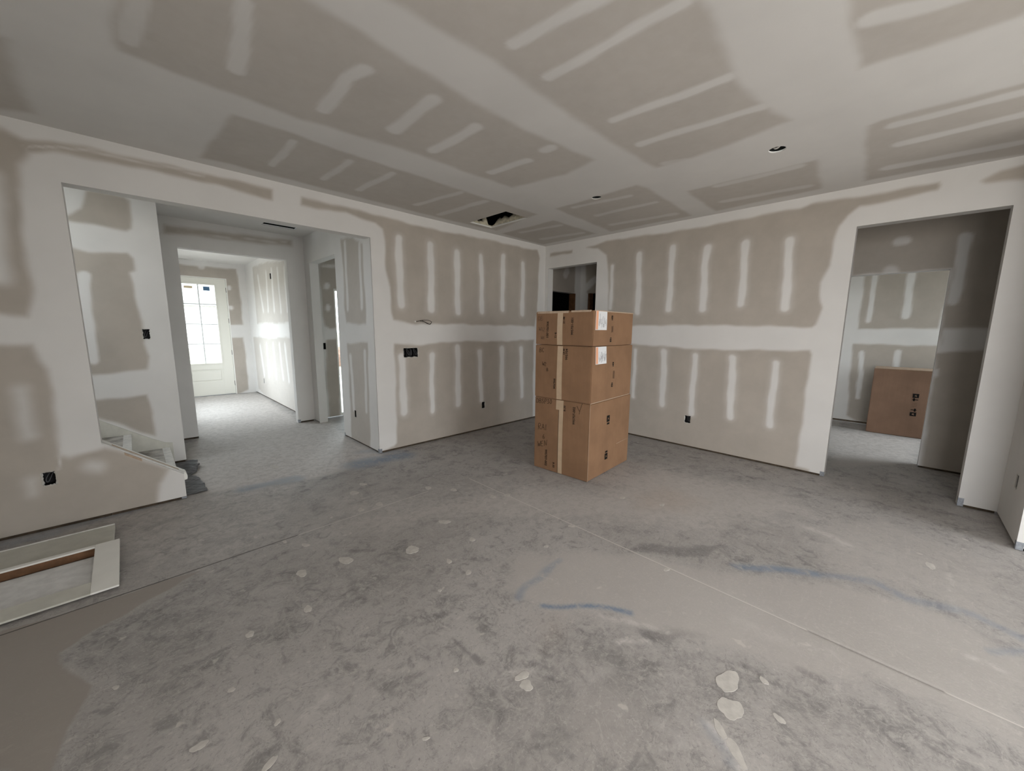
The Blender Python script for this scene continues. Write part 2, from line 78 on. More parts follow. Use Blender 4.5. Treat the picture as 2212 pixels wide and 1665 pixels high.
SPLATS = [[-3.18,-3.762,0.053,-0.019,-0.034,-0.032],[-3.302,-3.805,-0.009,-0.039,-0.051,0.008],[-3.796,-3.188,0.019,-0.018,-0.017,-0.017],[-3.777,-3.147,0.029,-0.012,-0.008,-0.015],[-3.46,-3.867,-0.038,-0.039,-0.016,0.007],[-3.416,-3.802,-0.025,-0.029,-0.014,0.005],[-3.987,-1.816,0.03,-0.028,-0.015,-0.039],[-4.224,-1.765,0.027,-0.008,-0.005,-0.035],[-3.628,-2.0,0.032,-0.031,-0.022,-0.037],[-3.543,-0.871,0.032,-0.031,-0.016,-0.038],[-3.481,-1.23,0.022,-0.021,-0.015,-0.032],[-3.632,-1.221,0.019,-0.018,-0.013,-0.03],[-3.874,0.341,0.034,-0.033,-0.011,-0.046],[-4.618,-2.784,0.026,0.014,0.004,-0.011],[-4.777,-2.551,0.024,-0.001,0.002,-0.016],[-3.263,-1.843,0.03,-0.029,-0.016,-0.023],[-2.709,-1.773,0.017,-0.017,-0.024,-0.027],[-2.599,-1.839,0.017,-0.017,-0.026,-0.027],[-3.509,-2.445,0.012,-0.011,-0.014,-0.017],[-3.214,-3.946,-0.006,-0.019,-0.014,0.003],[-3.071,-3.866,-0.006,-0.016,-0.014,0.003],[-3.266,-2.178,0.014,-0.013,-0.015,-0.018],[-3.405,-0.737,0.024,-0.023,-0.014,-0.031],[-3.013,-1.227,0.018,-0.017,-0.022,-0.035],[-2.869,-1.42,0.021,-0.02,-0.018,-0.024],[-3.528,-2.273,0.011,-0.01,-0.014,-0.02],[-2.62,-2.547,0.02,-0.019,-0.016,-0.012],[-4.543,-2.093,0.016,0.003,0.001,-0.022],[-4.293,-2.104,0.015,-0.015,-0.008,-0.025],[-4.201,-3.079,0.011,-0.006,-0.002,-0.006],[-3.959,-2.93,0.008,-0.008,-0.006,-0.007],[-3.723,-2.46,0.007,-0.007,-0.006,-0.009],[-1.397,-4.399,-0.027,-0.018,-0.041,0.008],[-2.625,-3.262,0.014,-0.014,-0.014,-0.006],[-4.112,-1.458,0.018,-0.017,-0.007,-0.023],[-2.962,-2.59,0.011,-0.011,-0.013,-0.01],[-4.2,-1.318,0.011,-0.011,-0.005,-0.019],[-1.908,-2.565,0.015,-0.014,-0.025,-0.014],[-1.79,-2.861,0.014,-0.014,-0.025,-0.011],[-4.658,-2.375,0.013,0.001,0.001,-0.011],[-4.988,-2.039,0.011,-0.004,0.001,-0.012],[-4.561,-2.648,0.011,0.006,0.003,-0.009]]

# ---------------------------------------------------------------- materials
def new_mat(name):
    m = bpy.data.materials.new(name)
    m.use_nodes = True
    return m, m.node_tree.nodes, m.node_tree.links, m.node_tree.nodes['Principled BSDF']

def N(nodes, kind, **kw):
    n = nodes.new(kind)
    for k, v in kw.items():
        setattr(n, k, v)
    return n

def mixc(nodes, links, fac, a, b, mode='MIX'):
    n = nodes.new('ShaderNodeMix')
    n.data_type = 'RGBA'
    n.blend_type = mode
    for sock, v in ((n.inputs[0], fac), (n.inputs[6], a), (n.inputs[7], b)):
        if hasattr(v, 'is_output'):
            links.new(v, sock)
        elif isinstance(v, (int, float)):
            sock.default_value = v
        else:
            sock.default_value = (*v, 1)
    return n.outputs[2]

def mth(nodes, links, op, a, b=None, c=None, clamp=False):
    n = nodes.new('ShaderNodeMath')
    n.operation = op
    n.use_clamp = clamp
    for i, v in enumerate((a, b, c)):
        if v is None:
            continue
        if hasattr(v, 'is_output'):
            links.new(v, n.inputs[i])
        else:
            n.inputs[i].default_value = v
    return n.outputs[0]

def noise(nodes, links, vec, scale, detail=4, rough=0.55, dist=0.0, w=None):
    n = nodes.new('ShaderNodeTexNoise')
    n.inputs['Scale'].default_value = scale
    n.inputs['Detail'].default_value = detail
    n.inputs['Roughness'].default_value = rough
    n.inputs['Distortion'].default_value = dist
    if vec is not None:
        links.new(vec, n.inputs['Vector'])
    return n.outputs['Fac']

def ramp(nodes, links, fac, lo, hi):
    n = nodes.new('ShaderNodeMapRange')
    n.interpolation_type = 'SMOOTHSTEP'
    n.inputs['From Min'].default_value = lo
    n.inputs['From Max'].default_value = hi
    links.new(fac, n.inputs['Value'])
    return n.outputs['Result']

def objvec(nodes):
    return nodes.new('ShaderNodeTexCoord').outputs['Object']

def attr(nodes, name):
    n = nodes.new('ShaderNodeAttribute')
    n.attribute_name = name
    return n.outputs['Fac']

def bump(nodes, links, bsdf, height, strength, dist):
    n = nodes.new('ShaderNodeBump')
    n.inputs['Strength'].default_value = strength
    n.inputs['Distance'].default_value = dist
    links.new(height, n.inputs['Height'])
    links.new(n.outputs['Normal'], bsdf.inputs['Normal'])

def simple(name, color, rough=0.6, metal=0.0, spec=0.3, var=0.0, scale=20.0, bmp=0.0):
    m, nd, lk, b = new_mat(name)
    b.inputs['Roughness'].default_value = rough
    b.inputs['Metallic'].default_value = metal
    b.inputs['Specular IOR Level'].default_value = spec
    if var > 0 or bmp > 0:
        f = noise(nd, lk, objvec(nd), scale, 5, 0.6)
        if var > 0:
            lo = tuple(max(0, c * (1 - var)) for c in color)
            hi = tuple(min(1, c * (1 + var)) for c in color)
            lk.new(mixc(nd, lk, ramp(nd, lk, f, 0.3, 0.7), lo, hi), b.inputs['Base Color'])
        else:
            b.inputs['Base Color'].default_value = (*color, 1)
        if bmp > 0:
            bump(nd, lk, b, f, bmp, 0.004)
    else:
        b.inputs['Base Color'].default_value = (*color, 1)
    return m

MUD = (0.70, 0.685, 0.662)
PAPER = (0.435, 0.393, 0.343)

def drywall_material(name):
    m, nd, lk, b = new_mat(name)
    v = objvec(nd)
    p = attr(nd, 'paper')
    edge = noise(nd, lk, v, 14, 4, 0.6)
    e2 = mth(nd, lk, 'MULTIPLY', mth(nd, lk, 'SUBTRACT', edge, 0.5), 0.22)
    inside = mth(nd, lk, 'MULTIPLY', p, mth(nd, lk, 'SUBTRACT', 1.0, p))
    p2 = mth(nd, lk, 'ADD', p, mth(nd, lk, 'MULTIPLY', e2, mth(nd, lk, 'MULTIPLY', inside, 4.0)), clamp=True)
    big = noise(nd, lk, v, 1.7, 3, 0.6)
    mudc = mixc(nd, lk, ramp(nd, lk, big, 0.3, 0.7), tuple(c * 0.96 for c in MUD), tuple(min(1, c * 1.02) for c in MUD))
    pn = noise(nd, lk, v, 3.2, 4, 0.6)
    papc = mixc(nd, lk, ramp(nd, lk, pn, 0.3, 0.7), tuple(c * 0.95 for c in PAPER), tuple(c * 1.05 for c in PAPER))
    lk.new(mixc(nd, lk, p2, mudc, papc), b.inputs['Base Color'])
    b.inputs['Roughness'].default_value = 0.85
    b.inputs['Specular IOR Level'].default_value = 0.22
    bump(nd, lk, b, noise(nd, lk, v, 60, 4, 0.6), 0.06, 0.003)
    return m

M = {}
M['drywall'] = drywall_material('drywall_paper_and_compound')
M['bead'] = simple('galvanized_bead', (0.30, 0.315, 0.34), 0.45, 0.7, 0.5, 0.2, 60)
M['plate'] = simple('sole_plate_lumber', (0.07, 0.052, 0.035), 0.8, 0, 0.2, 0.3, 20)
M['white_paint'] = simple('white_primer_paint', (0.80, 0.79, 0.745), 0.45, 0, 0.4, 0.03, 6)
M['door_paint'] = simple('cream_door_paint', (0.78, 0.77, 0.70), 0.4, 0, 0.4)
M['muntin'] = simple('pale_grey_muntin', (0.66, 0.68, 0.68), 0.4)
M['hinge'] = simple('aged_bronze_hinge', (0.10, 0.085, 0.07), 0.4, 0.8)
M['black'] = simple('black_plastic', (0.012, 0.012, 0.013), 0.6)
M['void'] = simple('painted_darkness', (0.006, 0.006, 0.006), 0.95, 0, 0.0)  # near-black colour paints the darkness of closets and ceiling cavities
M['wire'] = simple('dark_cable', (0.045, 0.035, 0.03), 0.5)
M['wire_grey'] = simple('grey_wire', (0.10, 0.10, 0.105), 0.5)
M['wire_white'] = simple('white_cable', (0.62, 0.58, 0.52), 0.5)
M['can'] = simple('dark_steel_can', (0.04, 0.045, 0.043), 0.5, 0.6)
M['insulation'] = simple('cream_insulation', (0.62, 0.57, 0.44), 0.95, 0, 0.1, 0.2, 25, 0.6)
M['ink'] = simple('black_ink', (0.012, 0.011, 0.010), 0.7, 0, 0.1)
M['label_ink'] = simple('grey_label_ink', (0.10, 0.10, 0.105), 0.7)
M['faint_ink'] = simple('faded_ink', (0.16, 0.10, 0.065), 0.8, 0, 0.1)
M['marker'] = simple('marker_pen', (0.05, 0.032, 0.022), 0.7, 0, 0.1)
M['sticker'] = simple('white_sticker', (0.74, 0.75, 0.76), 0.5, 0, 0.3)
M['orange'] = simple('orange_band', (0.80, 0.40, 0.24), 0.5, 0, 0.3)
M['tape'] = simple('packing_tape', (0.50, 0.37, 0.25), 0.35, 0, 0.4, 0.06, 12)
M['torn'] = simple('torn_paper_edge', (0.46, 0.35, 0.26), 0.8, 0, 0.2, 0.1, 40)
M['wood'] = simple('stud_lumber', (0.15, 0.08, 0.042), 0.7, 0, 0.2, 0.25, 15)
M['stud'] = simple('dark_stud_lumber', (0.13, 0.062, 0.028), 0.7, 0, 0.2, 0.25, 15)
M['panel_white'] = simple('dusty_white_board', (0.74, 0.74, 0.73), 0.7, 0, 0.25, 0.08, 18, 0.3)
M['board'] = simple('dusty_cream_board', (0.57, 0.56, 0.50), 0.7, 0, 0.25, 0.06, 10, 0.15)
M['core'] = simple('raw_fibre_edge', (0.24, 0.23, 0.19), 0.8, 0, 0.2, 0.1, 15)
M['tread'] = simple('dusty_tread', (0.40, 0.38, 0.35), 0.8, 0, 0.2, 0.35, 9, 0.2)
M['nosing'] = simple('primed_nosing', (0.66, 0.65, 0.62), 0.6, 0, 0.3, 0.12, 20)
M['splat'] = simple('dried_compound', (0.53, 0.505, 0.47), 0.9, 0, 0.15, 0.10, 25)
M['gap'] = simple('shadow_gap', (0.05, 0.042, 0.03), 0.9, 0, 0.1)
M['lawn'] = simple('lawn_and_dirt', (0.30, 0.28, 0.22), 0.95, 0, 0.1, 0.3, 0.6)
M['siding'] = simple('pale_siding', (0.62, 0.62, 0.60), 0.8)
M['shingle'] = simple('grey_shingles', (0.42, 0.42, 0.42), 0.9)
M['far_glass'] = simple('paled_house_window', (0.45, 0.48, 0.52), 0.5)  # house windows paled to imitate overexposed daylight outside
M['dirt'] = simple('red_brown_dirt', (0.16, 0.10, 0.075), 0.95, 0, 0.1, 0.3, 3)
M['blue_label'] = simple('blue_glass_sticker', (0.08, 0.17, 0.30), 0.5)
M['yellow_label'] = simple('pale_glass_sticker', (0.62, 0.52, 0.36), 0.5)

def felt_material():
    m, nd, lk, b = new_mat('dark_grey_protection_sheet')
    v = objvec(nd)
    mp = nd.new('ShaderNodeMapping')
    mp.inputs['Scale'].default_value = (6, 40, 6)
    lk.new(v, mp.inputs['Vector'])
    f = noise(nd, lk, mp.outputs[0], 1.6, 5, 0.6)
    lk.new(mixc(nd, lk, ramp(nd, lk, f, 0.3, 0.75), (0.05, 0.052, 0.056), (0.20, 0.20, 0.205)), b.inputs['Base Color'])
    b.inputs['Roughness'].default_value = 0.6
    bump(nd, lk, b, f, 0.5, 0.006)
    return m
M['felt'] = felt_material()

def cardboard_material(name, tint=1.0, rgb=(0.345, 0.198, 0.112)):
    m, nd, lk, b = new_mat(name)
    v = objvec(nd)
    f = noise(nd, lk, v, 3.0, 4, 0.6)
    mp = nd.new('ShaderNodeMapping')
    mp.inputs['Scale'].default_value = (90, 90, 2.5)
    lk.new(v, mp.inputs['Vector'])
    g = noise(nd, lk, mp.outputs[0], 1.0, 3, 0.5)
    base = tuple(c * tint for c in rgb)
    c1 = mixc(nd, lk, ramp(nd, lk, f, 0.3, 0.7), tuple(c * 0.90 for c in base), tuple(c * 1.08 for c in base))
    c2 = mixc(nd, lk, mth(nd, lk, 'MULTIPLY', ramp(nd, lk, g, 0.35, 0.7), 0.10), c1, tuple(c * 0.6 for c in base))
    lk.new(c2, b.inputs['Base Color'])
    b.inputs['Roughness'].default_value = 0.75
    b.inputs['Specular IOR Level'].default_value = 0.2
    bump(nd, lk, b, g, 0.05, 0.002)
    return m
M['cardboard'] = cardboard_material('brown_cardboard', 0.74)
M['cardboard_red'] = cardboard_material('reddish_cardboard', 0.85, (0.25, 0.152, 0.102))

def glass_material():
    m = bpy.data.materials.new('window_glass')
    m.use_nodes = True
    nd, lk = m.node_tree.nodes, m.node_tree.links
    nd.remove(nd['Principled BSDF'])
    out = nd['Material Output']
    t = nd.new('ShaderNodeBsdfTransparent')
    t.inputs[0].default_value = (0.96, 0.98, 0.97, 1)
    g = nd.new('ShaderNodeBsdfGlossy')
    g.inputs['Roughness'].default_value = 0.02
    fr = nd.new('ShaderNodeFresnel')
    fr.inputs['IOR'].default_value = 1.45
    mx = nd.new('ShaderNodeMixShader')
    lk.new(fr.outputs[0], mx.inputs[0])
    lk.new(t.outputs[0], mx.inputs[1])
    lk.new(g.outputs[0], mx.inputs[2])
    lk.new(mx.outputs[0], out.inputs[0])
    return m
M['glass'] = glass_material()

def concrete_material():
    m, nd, lk, b = new_mat('dusty_concrete_slab')
    v = objvec(nd)
    dust_and_daylight, dark, blue, rust, line, clay, crack, powder_and_daylight = (attr(nd, a) for a in ('dust_and_daylight', 'dark', 'blue', 'rust', 'line', 'clay', 'crack', 'powder_and_daylight'))
    nb = noise(nd, lk, v, 0.9, 5, 0.6, 0.3)
    nm = noise(nd, lk, v, 4.5, 6, 0.66, 0.5)
    nf = noise(nd, lk, v, 17, 6, 0.7, 0.8)
    ng = noise(nd, lk, v, 70, 5, 0.7)
    # trowel streaks: stretched noise
    mp = nd.new('ShaderNodeMapping')
    mp.inputs['Rotation'].default_value = (0, 0, 0.9)
    mp.inputs['Scale'].default_value = (2.2, 26, 1)
    lk.new(v, mp.inputs['Vector'])
    ns = noise(nd, lk, mp.outputs[0], 1.6, 5, 0.65, 0.8)
    base = mixc(nd, lk, ramp(nd, lk, nb, 0.3, 0.72), (0.340, 0.320, 0.303), (0.426, 0.405, 0.387))
    d1 = mth(nd, lk, 'ADD', mth(nd, lk, 'MULTIPLY', dust_and_daylight, 1.15), mth(nd, lk, 'MULTIPLY', mth(nd, lk, 'SUBTRACT', nf, 0.5), 0.9))
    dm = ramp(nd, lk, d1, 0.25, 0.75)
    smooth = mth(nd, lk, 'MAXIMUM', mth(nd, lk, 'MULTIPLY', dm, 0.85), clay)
    rough_area = mth(nd, lk, 'SUBTRACT', 1.0, smooth)
    # dark grime: medium noise, only outside the trowelled dust
    grime = mth(nd, lk, 'MULTIPLY', ramp(nd, lk, nm, 0.47, 0.70), mth(nd, lk, 'MULTIPLY', ramp(nd, lk, nf, 0.38, 0.62), rough_area))
    c = mixc(nd, lk, mth(nd, lk, 'MULTIPLY', grime, 1.0), base, (0.189, 0.180, 0.176))
    n9 = noise(nd, lk, v, 9, 6, 0.72, 1.2)
    c = mixc(nd, lk, mth(nd, lk, 'MULTIPLY', ramp(nd, lk, n9, 0.50, 0.68), mth(nd, lk, 'MULTIPLY', rough_area, 0.75)), c, (0.222, 0.213, 0.206))
    c = mixc(nd, lk, mth(nd, lk, 'MULTIPLY', ramp(nd, lk, n9, 0.46, 0.32), 0.40), c, (0.469, 0.445, 0.425))
    k1 = mth(nd, lk, 'ADD', dark, mth(nd, lk, 'MULTIPLY', mth(nd, lk, 'SUBTRACT', nf, 0.52), 1.3))
    km = mth(nd, lk, 'MULTIPLY', ramp(nd, lk, k1, 0.28, 0.85), dark)
    c = mixc(nd, lk, mth(nd, lk, 'MULTIPLY', km, 0.75), c, (0.151, 0.144, 0.144))
    c = mixc(nd, lk, mth(nd, lk, 'MULTIPLY', dm, 0.5), c, (0.474, 0.442, 0.414))  # pale mix carries trowel dust and painted daylight
    sp = mth(nd, lk, 'MULTIPLY', ramp(nd, lk, ns, 0.55, 0.72), 0.22)
    c = mixc(nd, lk, sp, c, (0.539, 0.504, 0.477))
    # fine grain
    c = mixc(nd, lk, mth(nd, lk, 'MULTIPLY', ramp(nd, lk, ng, 0.56, 0.72), mth(nd, lk, 'MULTIPLY', rough_area, 0.8)), c, (0.205, 0.197, 0.192))
    c = mixc(nd, lk, mth(nd, lk, 'MULTIPLY', ramp(nd, lk, ng, 0.46, 0.28), 0.50), c, (0.539, 0.509, 0.482))
    # scratches and scuffs: ridged noise lines
    rg = mth(nd, lk, 'ABSOLUTE', mth(nd, lk, 'SUBTRACT', noise(nd, lk, v, 5.5, 3, 0.6, 1.8), 0.5))
    c = mixc(nd, lk, mth(nd, lk, 'MULTIPLY', ramp(nd, lk, rg, 0.010, 0.0), 0.30), c, (0.561, 0.525, 0.492))
    rg2 = mth(nd, lk, 'ABSOLUTE', mth(nd, lk, 'SUBTRACT', noise(nd, lk, v, 3.1, 4, 0.7, 2.5), 0.47))
    c = mixc(nd, lk, mth(nd, lk, 'MULTIPLY', ramp(nd, lk, rg2, 0.010, 0.0), mth(nd, lk, 'MULTIPLY', rough_area, 0.35)), c, (0.161, 0.155, 0.152))
    # small compound flecks
    vo = nd.new('ShaderNodeTexVoronoi')
    vo.inputs['Scale'].default_value = 5.0
    warp = nd.new('ShaderNodeVectorMath')
    warp.operation = 'ADD'
    nw = nd.new('ShaderNodeTexNoise')
    nw.inputs['Scale'].default_value = 16
    lk.new(v, nw.inputs['Vector'])
    sc2 = nd.new('ShaderNodeVectorMath')
    sc2.operation = 'SCALE'
    sc2.inputs['Scale'].default_value = 0.10
    lk.new(nw.outputs['Color'], sc2.inputs[0])
    lk.new(v, warp.inputs[0])
    lk.new(sc2.outputs[0], warp.inputs[1])
    lk.new(warp.outputs[0], vo.inputs['Vector'])
    fl = mth(nd, lk, 'MULTIPLY', ramp(nd, lk, vo.outputs['Distance'], 0.10, 0.05), ramp(nd, lk, nm, 0.42, 0.5))
    c = mixc(nd, lk, mth(nd, lk, 'MULTIPLY', fl, 0.55), c, (0.604, 0.567, 0.523))
    vo2 = nd.new('ShaderNodeTexVoronoi')
    vo2.inputs['Scale'].default_value = 13.0
    lk.new(warp.outputs[0], vo2.inputs['Vector'])
    fl2 = mth(nd, lk, 'MULTIPLY', ramp(nd, lk, vo2.outputs['Distance'], 0.17, 0.08), ramp(nd, lk, nb, 0.44, 0.54))
    c = mixc(nd, lk, mth(nd, lk, 'MULTIPLY', fl2, 0.45), c, (0.528, 0.494, 0.463))
    pw = mth(nd, lk, 'MULTIPLY', powder_and_daylight, ramp(nd, lk, nf, 0.36, 0.60))
    c = mixc(nd, lk, mth(nd, lk, 'MULTIPLY', pw, 0.85), c, (0.609, 0.578, 0.552))  # powder smears, plus pale tone painted for daylit floor
    # chalk dust and rust bloom
    b1 = mth(nd, lk, 'MULTIPLY', blue, ramp(nd, lk, nf, 0.26, 0.54))
    c = mixc(nd, lk, mth(nd, lk, 'MULTIPLY', b1, 0.85), c, (0.140, 0.215, 0.314))
    c = mixc(nd, lk, mth(nd, lk, 'MULTIPLY', mth(nd, lk, 'MULTIPLY', rust, nm), 0.7), c, (0.431, 0.315, 0.226))
    nc = mth(nd, lk, 'ADD', clay, mth(nd, lk, 'MULTIPLY', mth(nd, lk, 'SUBTRACT', nf, 0.5), 0.5))
    c = mixc(nd, lk, mth(nd, lk, 'MULTIPLY', ramp(nd, lk, nc, 0.3, 0.7), 0.8), c, (0.313, 0.278, 0.246))
    c = mixc(nd, lk, crack, c, (0.047, 0.041, 0.038))
    c = mixc(nd, lk, line, c, (0.625, 0.594, 0.555))
    lk.new(c, b.inputs['Base Color'])
    b.inputs['Roughness'].default_value = 0.68
    b.inputs['Specular IOR Level'].default_value = 0.35
    h = mth(nd, lk, 'ADD', mth(nd, lk, 'MULTIPLY', nf, 0.6), mth(nd, lk, 'MULTIPLY', ng, 0.4))
    bump(nd, lk, b, h, 0.28, 0.006)
    return m
M['concrete'] = concrete_material()

# ---------------------------------------------------------------- object helpers
def tag(o, label=None, cat=None, group=None, kind=None):
    if label: o['label'] = label
    if cat: o['category'] = cat
    if group: o['group'] = group
    if kind: o['kind'] = kind
    return o

def link(name, me, mat=None, parent=None, loc=None):
    o = bpy.data.objects.new(name, me)
    COL.objects.link(o)
    if mat is not None:
        for mm in (mat if isinstance(mat, (list, tuple)) else [mat]):
            me.materials.append(mm)
    if parent is not None:
        o.parent = parent
    if loc is not None:
        o.location = loc
    return o

def empty(name, loc, rz=0.0, label=None, cat=None, group=None, kind=None):
    o = bpy.data.objects.new(name, None)
    o.empty_display_size = 0.1
    COL.objects.link(o)
    o.location = loc
    o.rotation_euler = (0, 0, rz)
    return tag(o, label, cat, group, kind)

class MB:
    """collects boxes, prisms and tubes into one mesh"""
    def __init__(s):
        s.bm = bmesh.new()
    def box(s, x0, x1, y0, y1, z0, z1, bev=0.0, mi=0):
        vs = [s.bm.verts.new(p) for p in ((x0, y0, z0), (x1, y0, z0), (x1, y1, z0), (x0, y1, z0),
                                          (x0, y0, z1), (x1, y0, z1), (x1, y1, z1), (x0, y1, z1))]
        fs = []
        for q in ((3, 2, 1, 0), (4, 5, 6, 7), (0, 1, 5, 4), (1, 2, 6, 5), (2, 3, 7, 6), (3, 0, 4, 7)):
            f = s.bm.faces.new([vs[i] for i in q])
            f.material_index = mi
            fs.append(f)
        if bev > 0:
            es = list({e for f in fs for e in f.edges})
            bmesh.ops.bevel(s.bm, geom=es, offset=bev, segments=2, affect='EDGES', profile=0.5)
        return s
    def prism(s, pts, axis, a, b, mi=0):
        """polygon pts (2-D) extruded along axis from a to b"""
        def P(p, t):
            if axis == 'y': return (p[0], t, p[1])
            if axis == 'x': return (t, p[0], p[1])
            return (p[0], p[1], t)
        lo = [s.bm.verts.new(P(p, a)) for p in pts]
        hi = [s.bm.verts.new(P(p, b)) for p in pts]
        fs = [s.bm.faces.new(lo), s.bm.faces.new(hi)]
        n = len(pts)
        for i in range(n):
            fs.append(s.bm.faces.new((lo[i], lo[(i + 1) % n], hi[(i + 1) % n], hi[i])))
        for f in fs:
            f.material_index = mi
        bmesh.ops.recalc_face_normals(s.bm, faces=fs)
        return s
    def tube(s, pts, r, seg=8, mi=0, flat=1.0):
        pts = [Vector(p) for p in pts]
        rings = []
        for i, p in enumerate(pts):
            d = (pts[min(i + 1, len(pts) - 1)] - pts[max(i - 1, 0)]).normalized()
            a = d.orthogonal().normalized() if i == 0 else (prev - d * prev.dot(d)).normalized()
            prev = a
            bb = d.cross(a)
            rings.append([s.bm.verts.new(p + (a * math.cos(t) + bb * math.sin(t)) * r)
                          for t in (2 * math.pi * k / seg for k in range(seg))])
        for i in range(len(rings) - 1):
            for k in range(seg):
                f = s.bm.faces.new((rings[i][k], rings[i][(k + 1) % seg], rings[i + 1][(k + 1) % seg], rings[i + 1][k]))
                f.material_index = mi
                f.smooth = True
        s.bm.faces.new(list(reversed(rings[0])))
        s.bm.faces.new(rings[-1])
        return s
    def build(s, name, mat, parent=None, loc=None):
        me = bpy.data.meshes.new(name)
        s.bm.to_mesh(me)
        s.bm.free()
        return link(name, me, mat, parent, loc)

def spline(pts, n=6):
    """Catmull-Rom through pts"""
    P = [Vector(p) for p in pts]
    P = [P[0] * 2 - P[1]] + P + [P[-1] * 2 - P[-2]]
    out = []
    for i in range(1, len(P) - 2):
        for k in range(n):
            t = k / n
            a, b, c, d = P[i - 1], P[i], P[i + 1], P[i + 2]
            out.append(0.5 * ((2 * b) + (c - a) * t + (2 * a - 5 * b + 4 * c - d) * t * t + (3 * b - a - 3 * c + d) * t ** 3))
    out.append(P[-2])
    return out

# ---------------------------------------------------------------- surface marks as point attributes
def wob(U, V, k, amp):
    r = np.sin(U * 7.1 * k + V * 3.3 * k + 1.3) + 0.6 * np.sin(U * 15.7 * k - V * 11.9 * k + 0.4) \
        + 0.3 * np.sin(U * 31.0 * k + V * 27.0 * k + 2.2)
    return r * amp

def sstep(d, w):
    t = np.clip(0.5 - d / (2 * w), 0, 1)
    return t * t * (3 - 2 * t)

def sd_poly(U, V, pts):
    d = np.full(U.shape, 1e9)
    ins = np.zeros(U.shape, bool)
    n = len(pts)
    for i in range(n):
        ax, ay = pts[i]
        bx, by = pts[(i + 1) % n]
        ex, ey = bx - ax, by - ay
        L = ex * ex + ey * ey
        if L < 1e-12:
            continue
        t = np.clip(((U - ax) * ex + (V - ay) * ey) / L, 0, 1)
        d = np.minimum(d, (U - ax - t * ex) ** 2 + (V - ay - t * ey) ** 2)
        c = (ay > V) != (by > V)
        with np.errstate(divide='ignore', invalid='ignore'):
            xi = ax + (V - ay) * ex / (ey if ey != 0 else 1e-12)
        ins ^= c & (U < xi)
    return np.where(ins, -1, 1) * np.sqrt(d)

def sd_line(U, V, pts):
    d = np.full(U.shape, 1e9)
    for (ax, ay), (bx, by) in zip(pts[:-1], pts[1:]):
        ex, ey = bx - ax, by - ay
        t = np.clip(((U - ax) * ex + (V - ay) * ey) / max(ex * ex + ey * ey, 1e-12), 0, 1)
        d = np.minimum(d, (U - ax - t * ex) ** 2 + (V - ay - t * ey) ** 2)
    return np.sqrt(d)

def near(U, V, pts, pad):
    a = np.array(pts)
    return np.where((U > a[:, 0].min() - pad) & (U < a[:, 0].max() + pad) & (V > a[:, 1].min() - pad) & (V < a[:, 1].max() + pad))[0]

def paper_mask(feats, U, V):
    """1 where bare paper shows, 0 where joint compound covers it"""
    p = np.zeros(U.shape)
    u2 = U + wob(U, V, 1.0, 0.008)
    v2 = V + wob(V, U, 1.1, 0.008)
    for f in feats:
        if f[0] == 'P':
            ix = near(U, V, f[1], 0.3)
            if len(ix):
                p[ix] = np.maximum(p[ix], sstep(sd_poly(u2[ix], v2[ix], f[1]), f[2]))
    for f in feats:
        if f[0] == 'S':
            ix = near(U, V, f[1], 0.4)
            if len(ix):
                w = sd_line(u2[ix], v2[ix], f[1]) - f[2]
                p[ix] *= 1 - f[4] * sstep(w, max(f[3], 0.006))
    return p

def mark_mask(feats, U, V):
    p = np.zeros(U.shape)
    u2 = U + wob(U, V, 0.7, 0.02)
    v2 = V + wob(V, U, 0.8, 0.02)
    for k, pts, a, b, *r in [(f + [0]) if len(f) == 4 else f for f in feats]:
        if k == 'P':
            ix = near(U, V, pts, 0.5)
            if len(ix):
                p[ix] = np.maximum(p[ix], b * sstep(sd_poly(u2[ix], v2[ix], pts), a))
        else:
            ix = near(U, V, pts, 0.4)
            if len(ix):
                p[ix] = np.maximum(p[ix], r[0] * sstep(sd_line(u2[ix], v2[ix], pts) - a, max(b, 0.01)))
    return p

def lines(a, b, res, extra=()):
    n = max(1, int(round((b - a) / res)))
    L = list(np.linspace(a, b, n + 1)) + [e for e in extra if a < e < b]
    L = np.array(sorted(L))
    ex = np.array([e for e in extra if a < e < b])
    keep = [L[0]]
    for q in L[1:-1]:
        if any(abs(q - e) < 1e-9 for e in ex):
            if keep[-1] != L[0] and q - keep[-1] < 0.25 * res and not any(abs(keep[-1] - e) < 1e-9 for e in ex):
                keep[-1] = q
            elif q - keep[-1] > 1e-9:
                keep.append(q)
        elif q - keep[-1] > 0.25 * res:
            keep.append(q)
    keep.append(L[-1])
    return np.array(keep)

def mesh_np(name, V, Fq, attrs, smooth=False):
    me = bpy.data.meshes.new(name)
    V = np.asarray(V, np.float32)
    Fq = np.asarray(Fq, np.int32)
    me.vertices.add(len(V))
    me.vertices.foreach_set('co', V.ravel())
    me.loops.add(Fq.size)
    me.loops.foreach_set('vertex_index', Fq.ravel())
    me.polygons.add(len(Fq))
    me.polygons.foreach_set('loop_start', np.arange(0, Fq.size, 4, dtype=np.int32))
    me.polygons.foreach_set('use_smooth', np.full(len(Fq), smooth))
    me.update(calc_edges=True)
    for k, a in attrs.items():
        at = me.attributes.new(k, 'FLOAT', 'POINT')
        at.data.foreach_set('value', np.asarray(a, np.float32))
    me.validate()
    return me

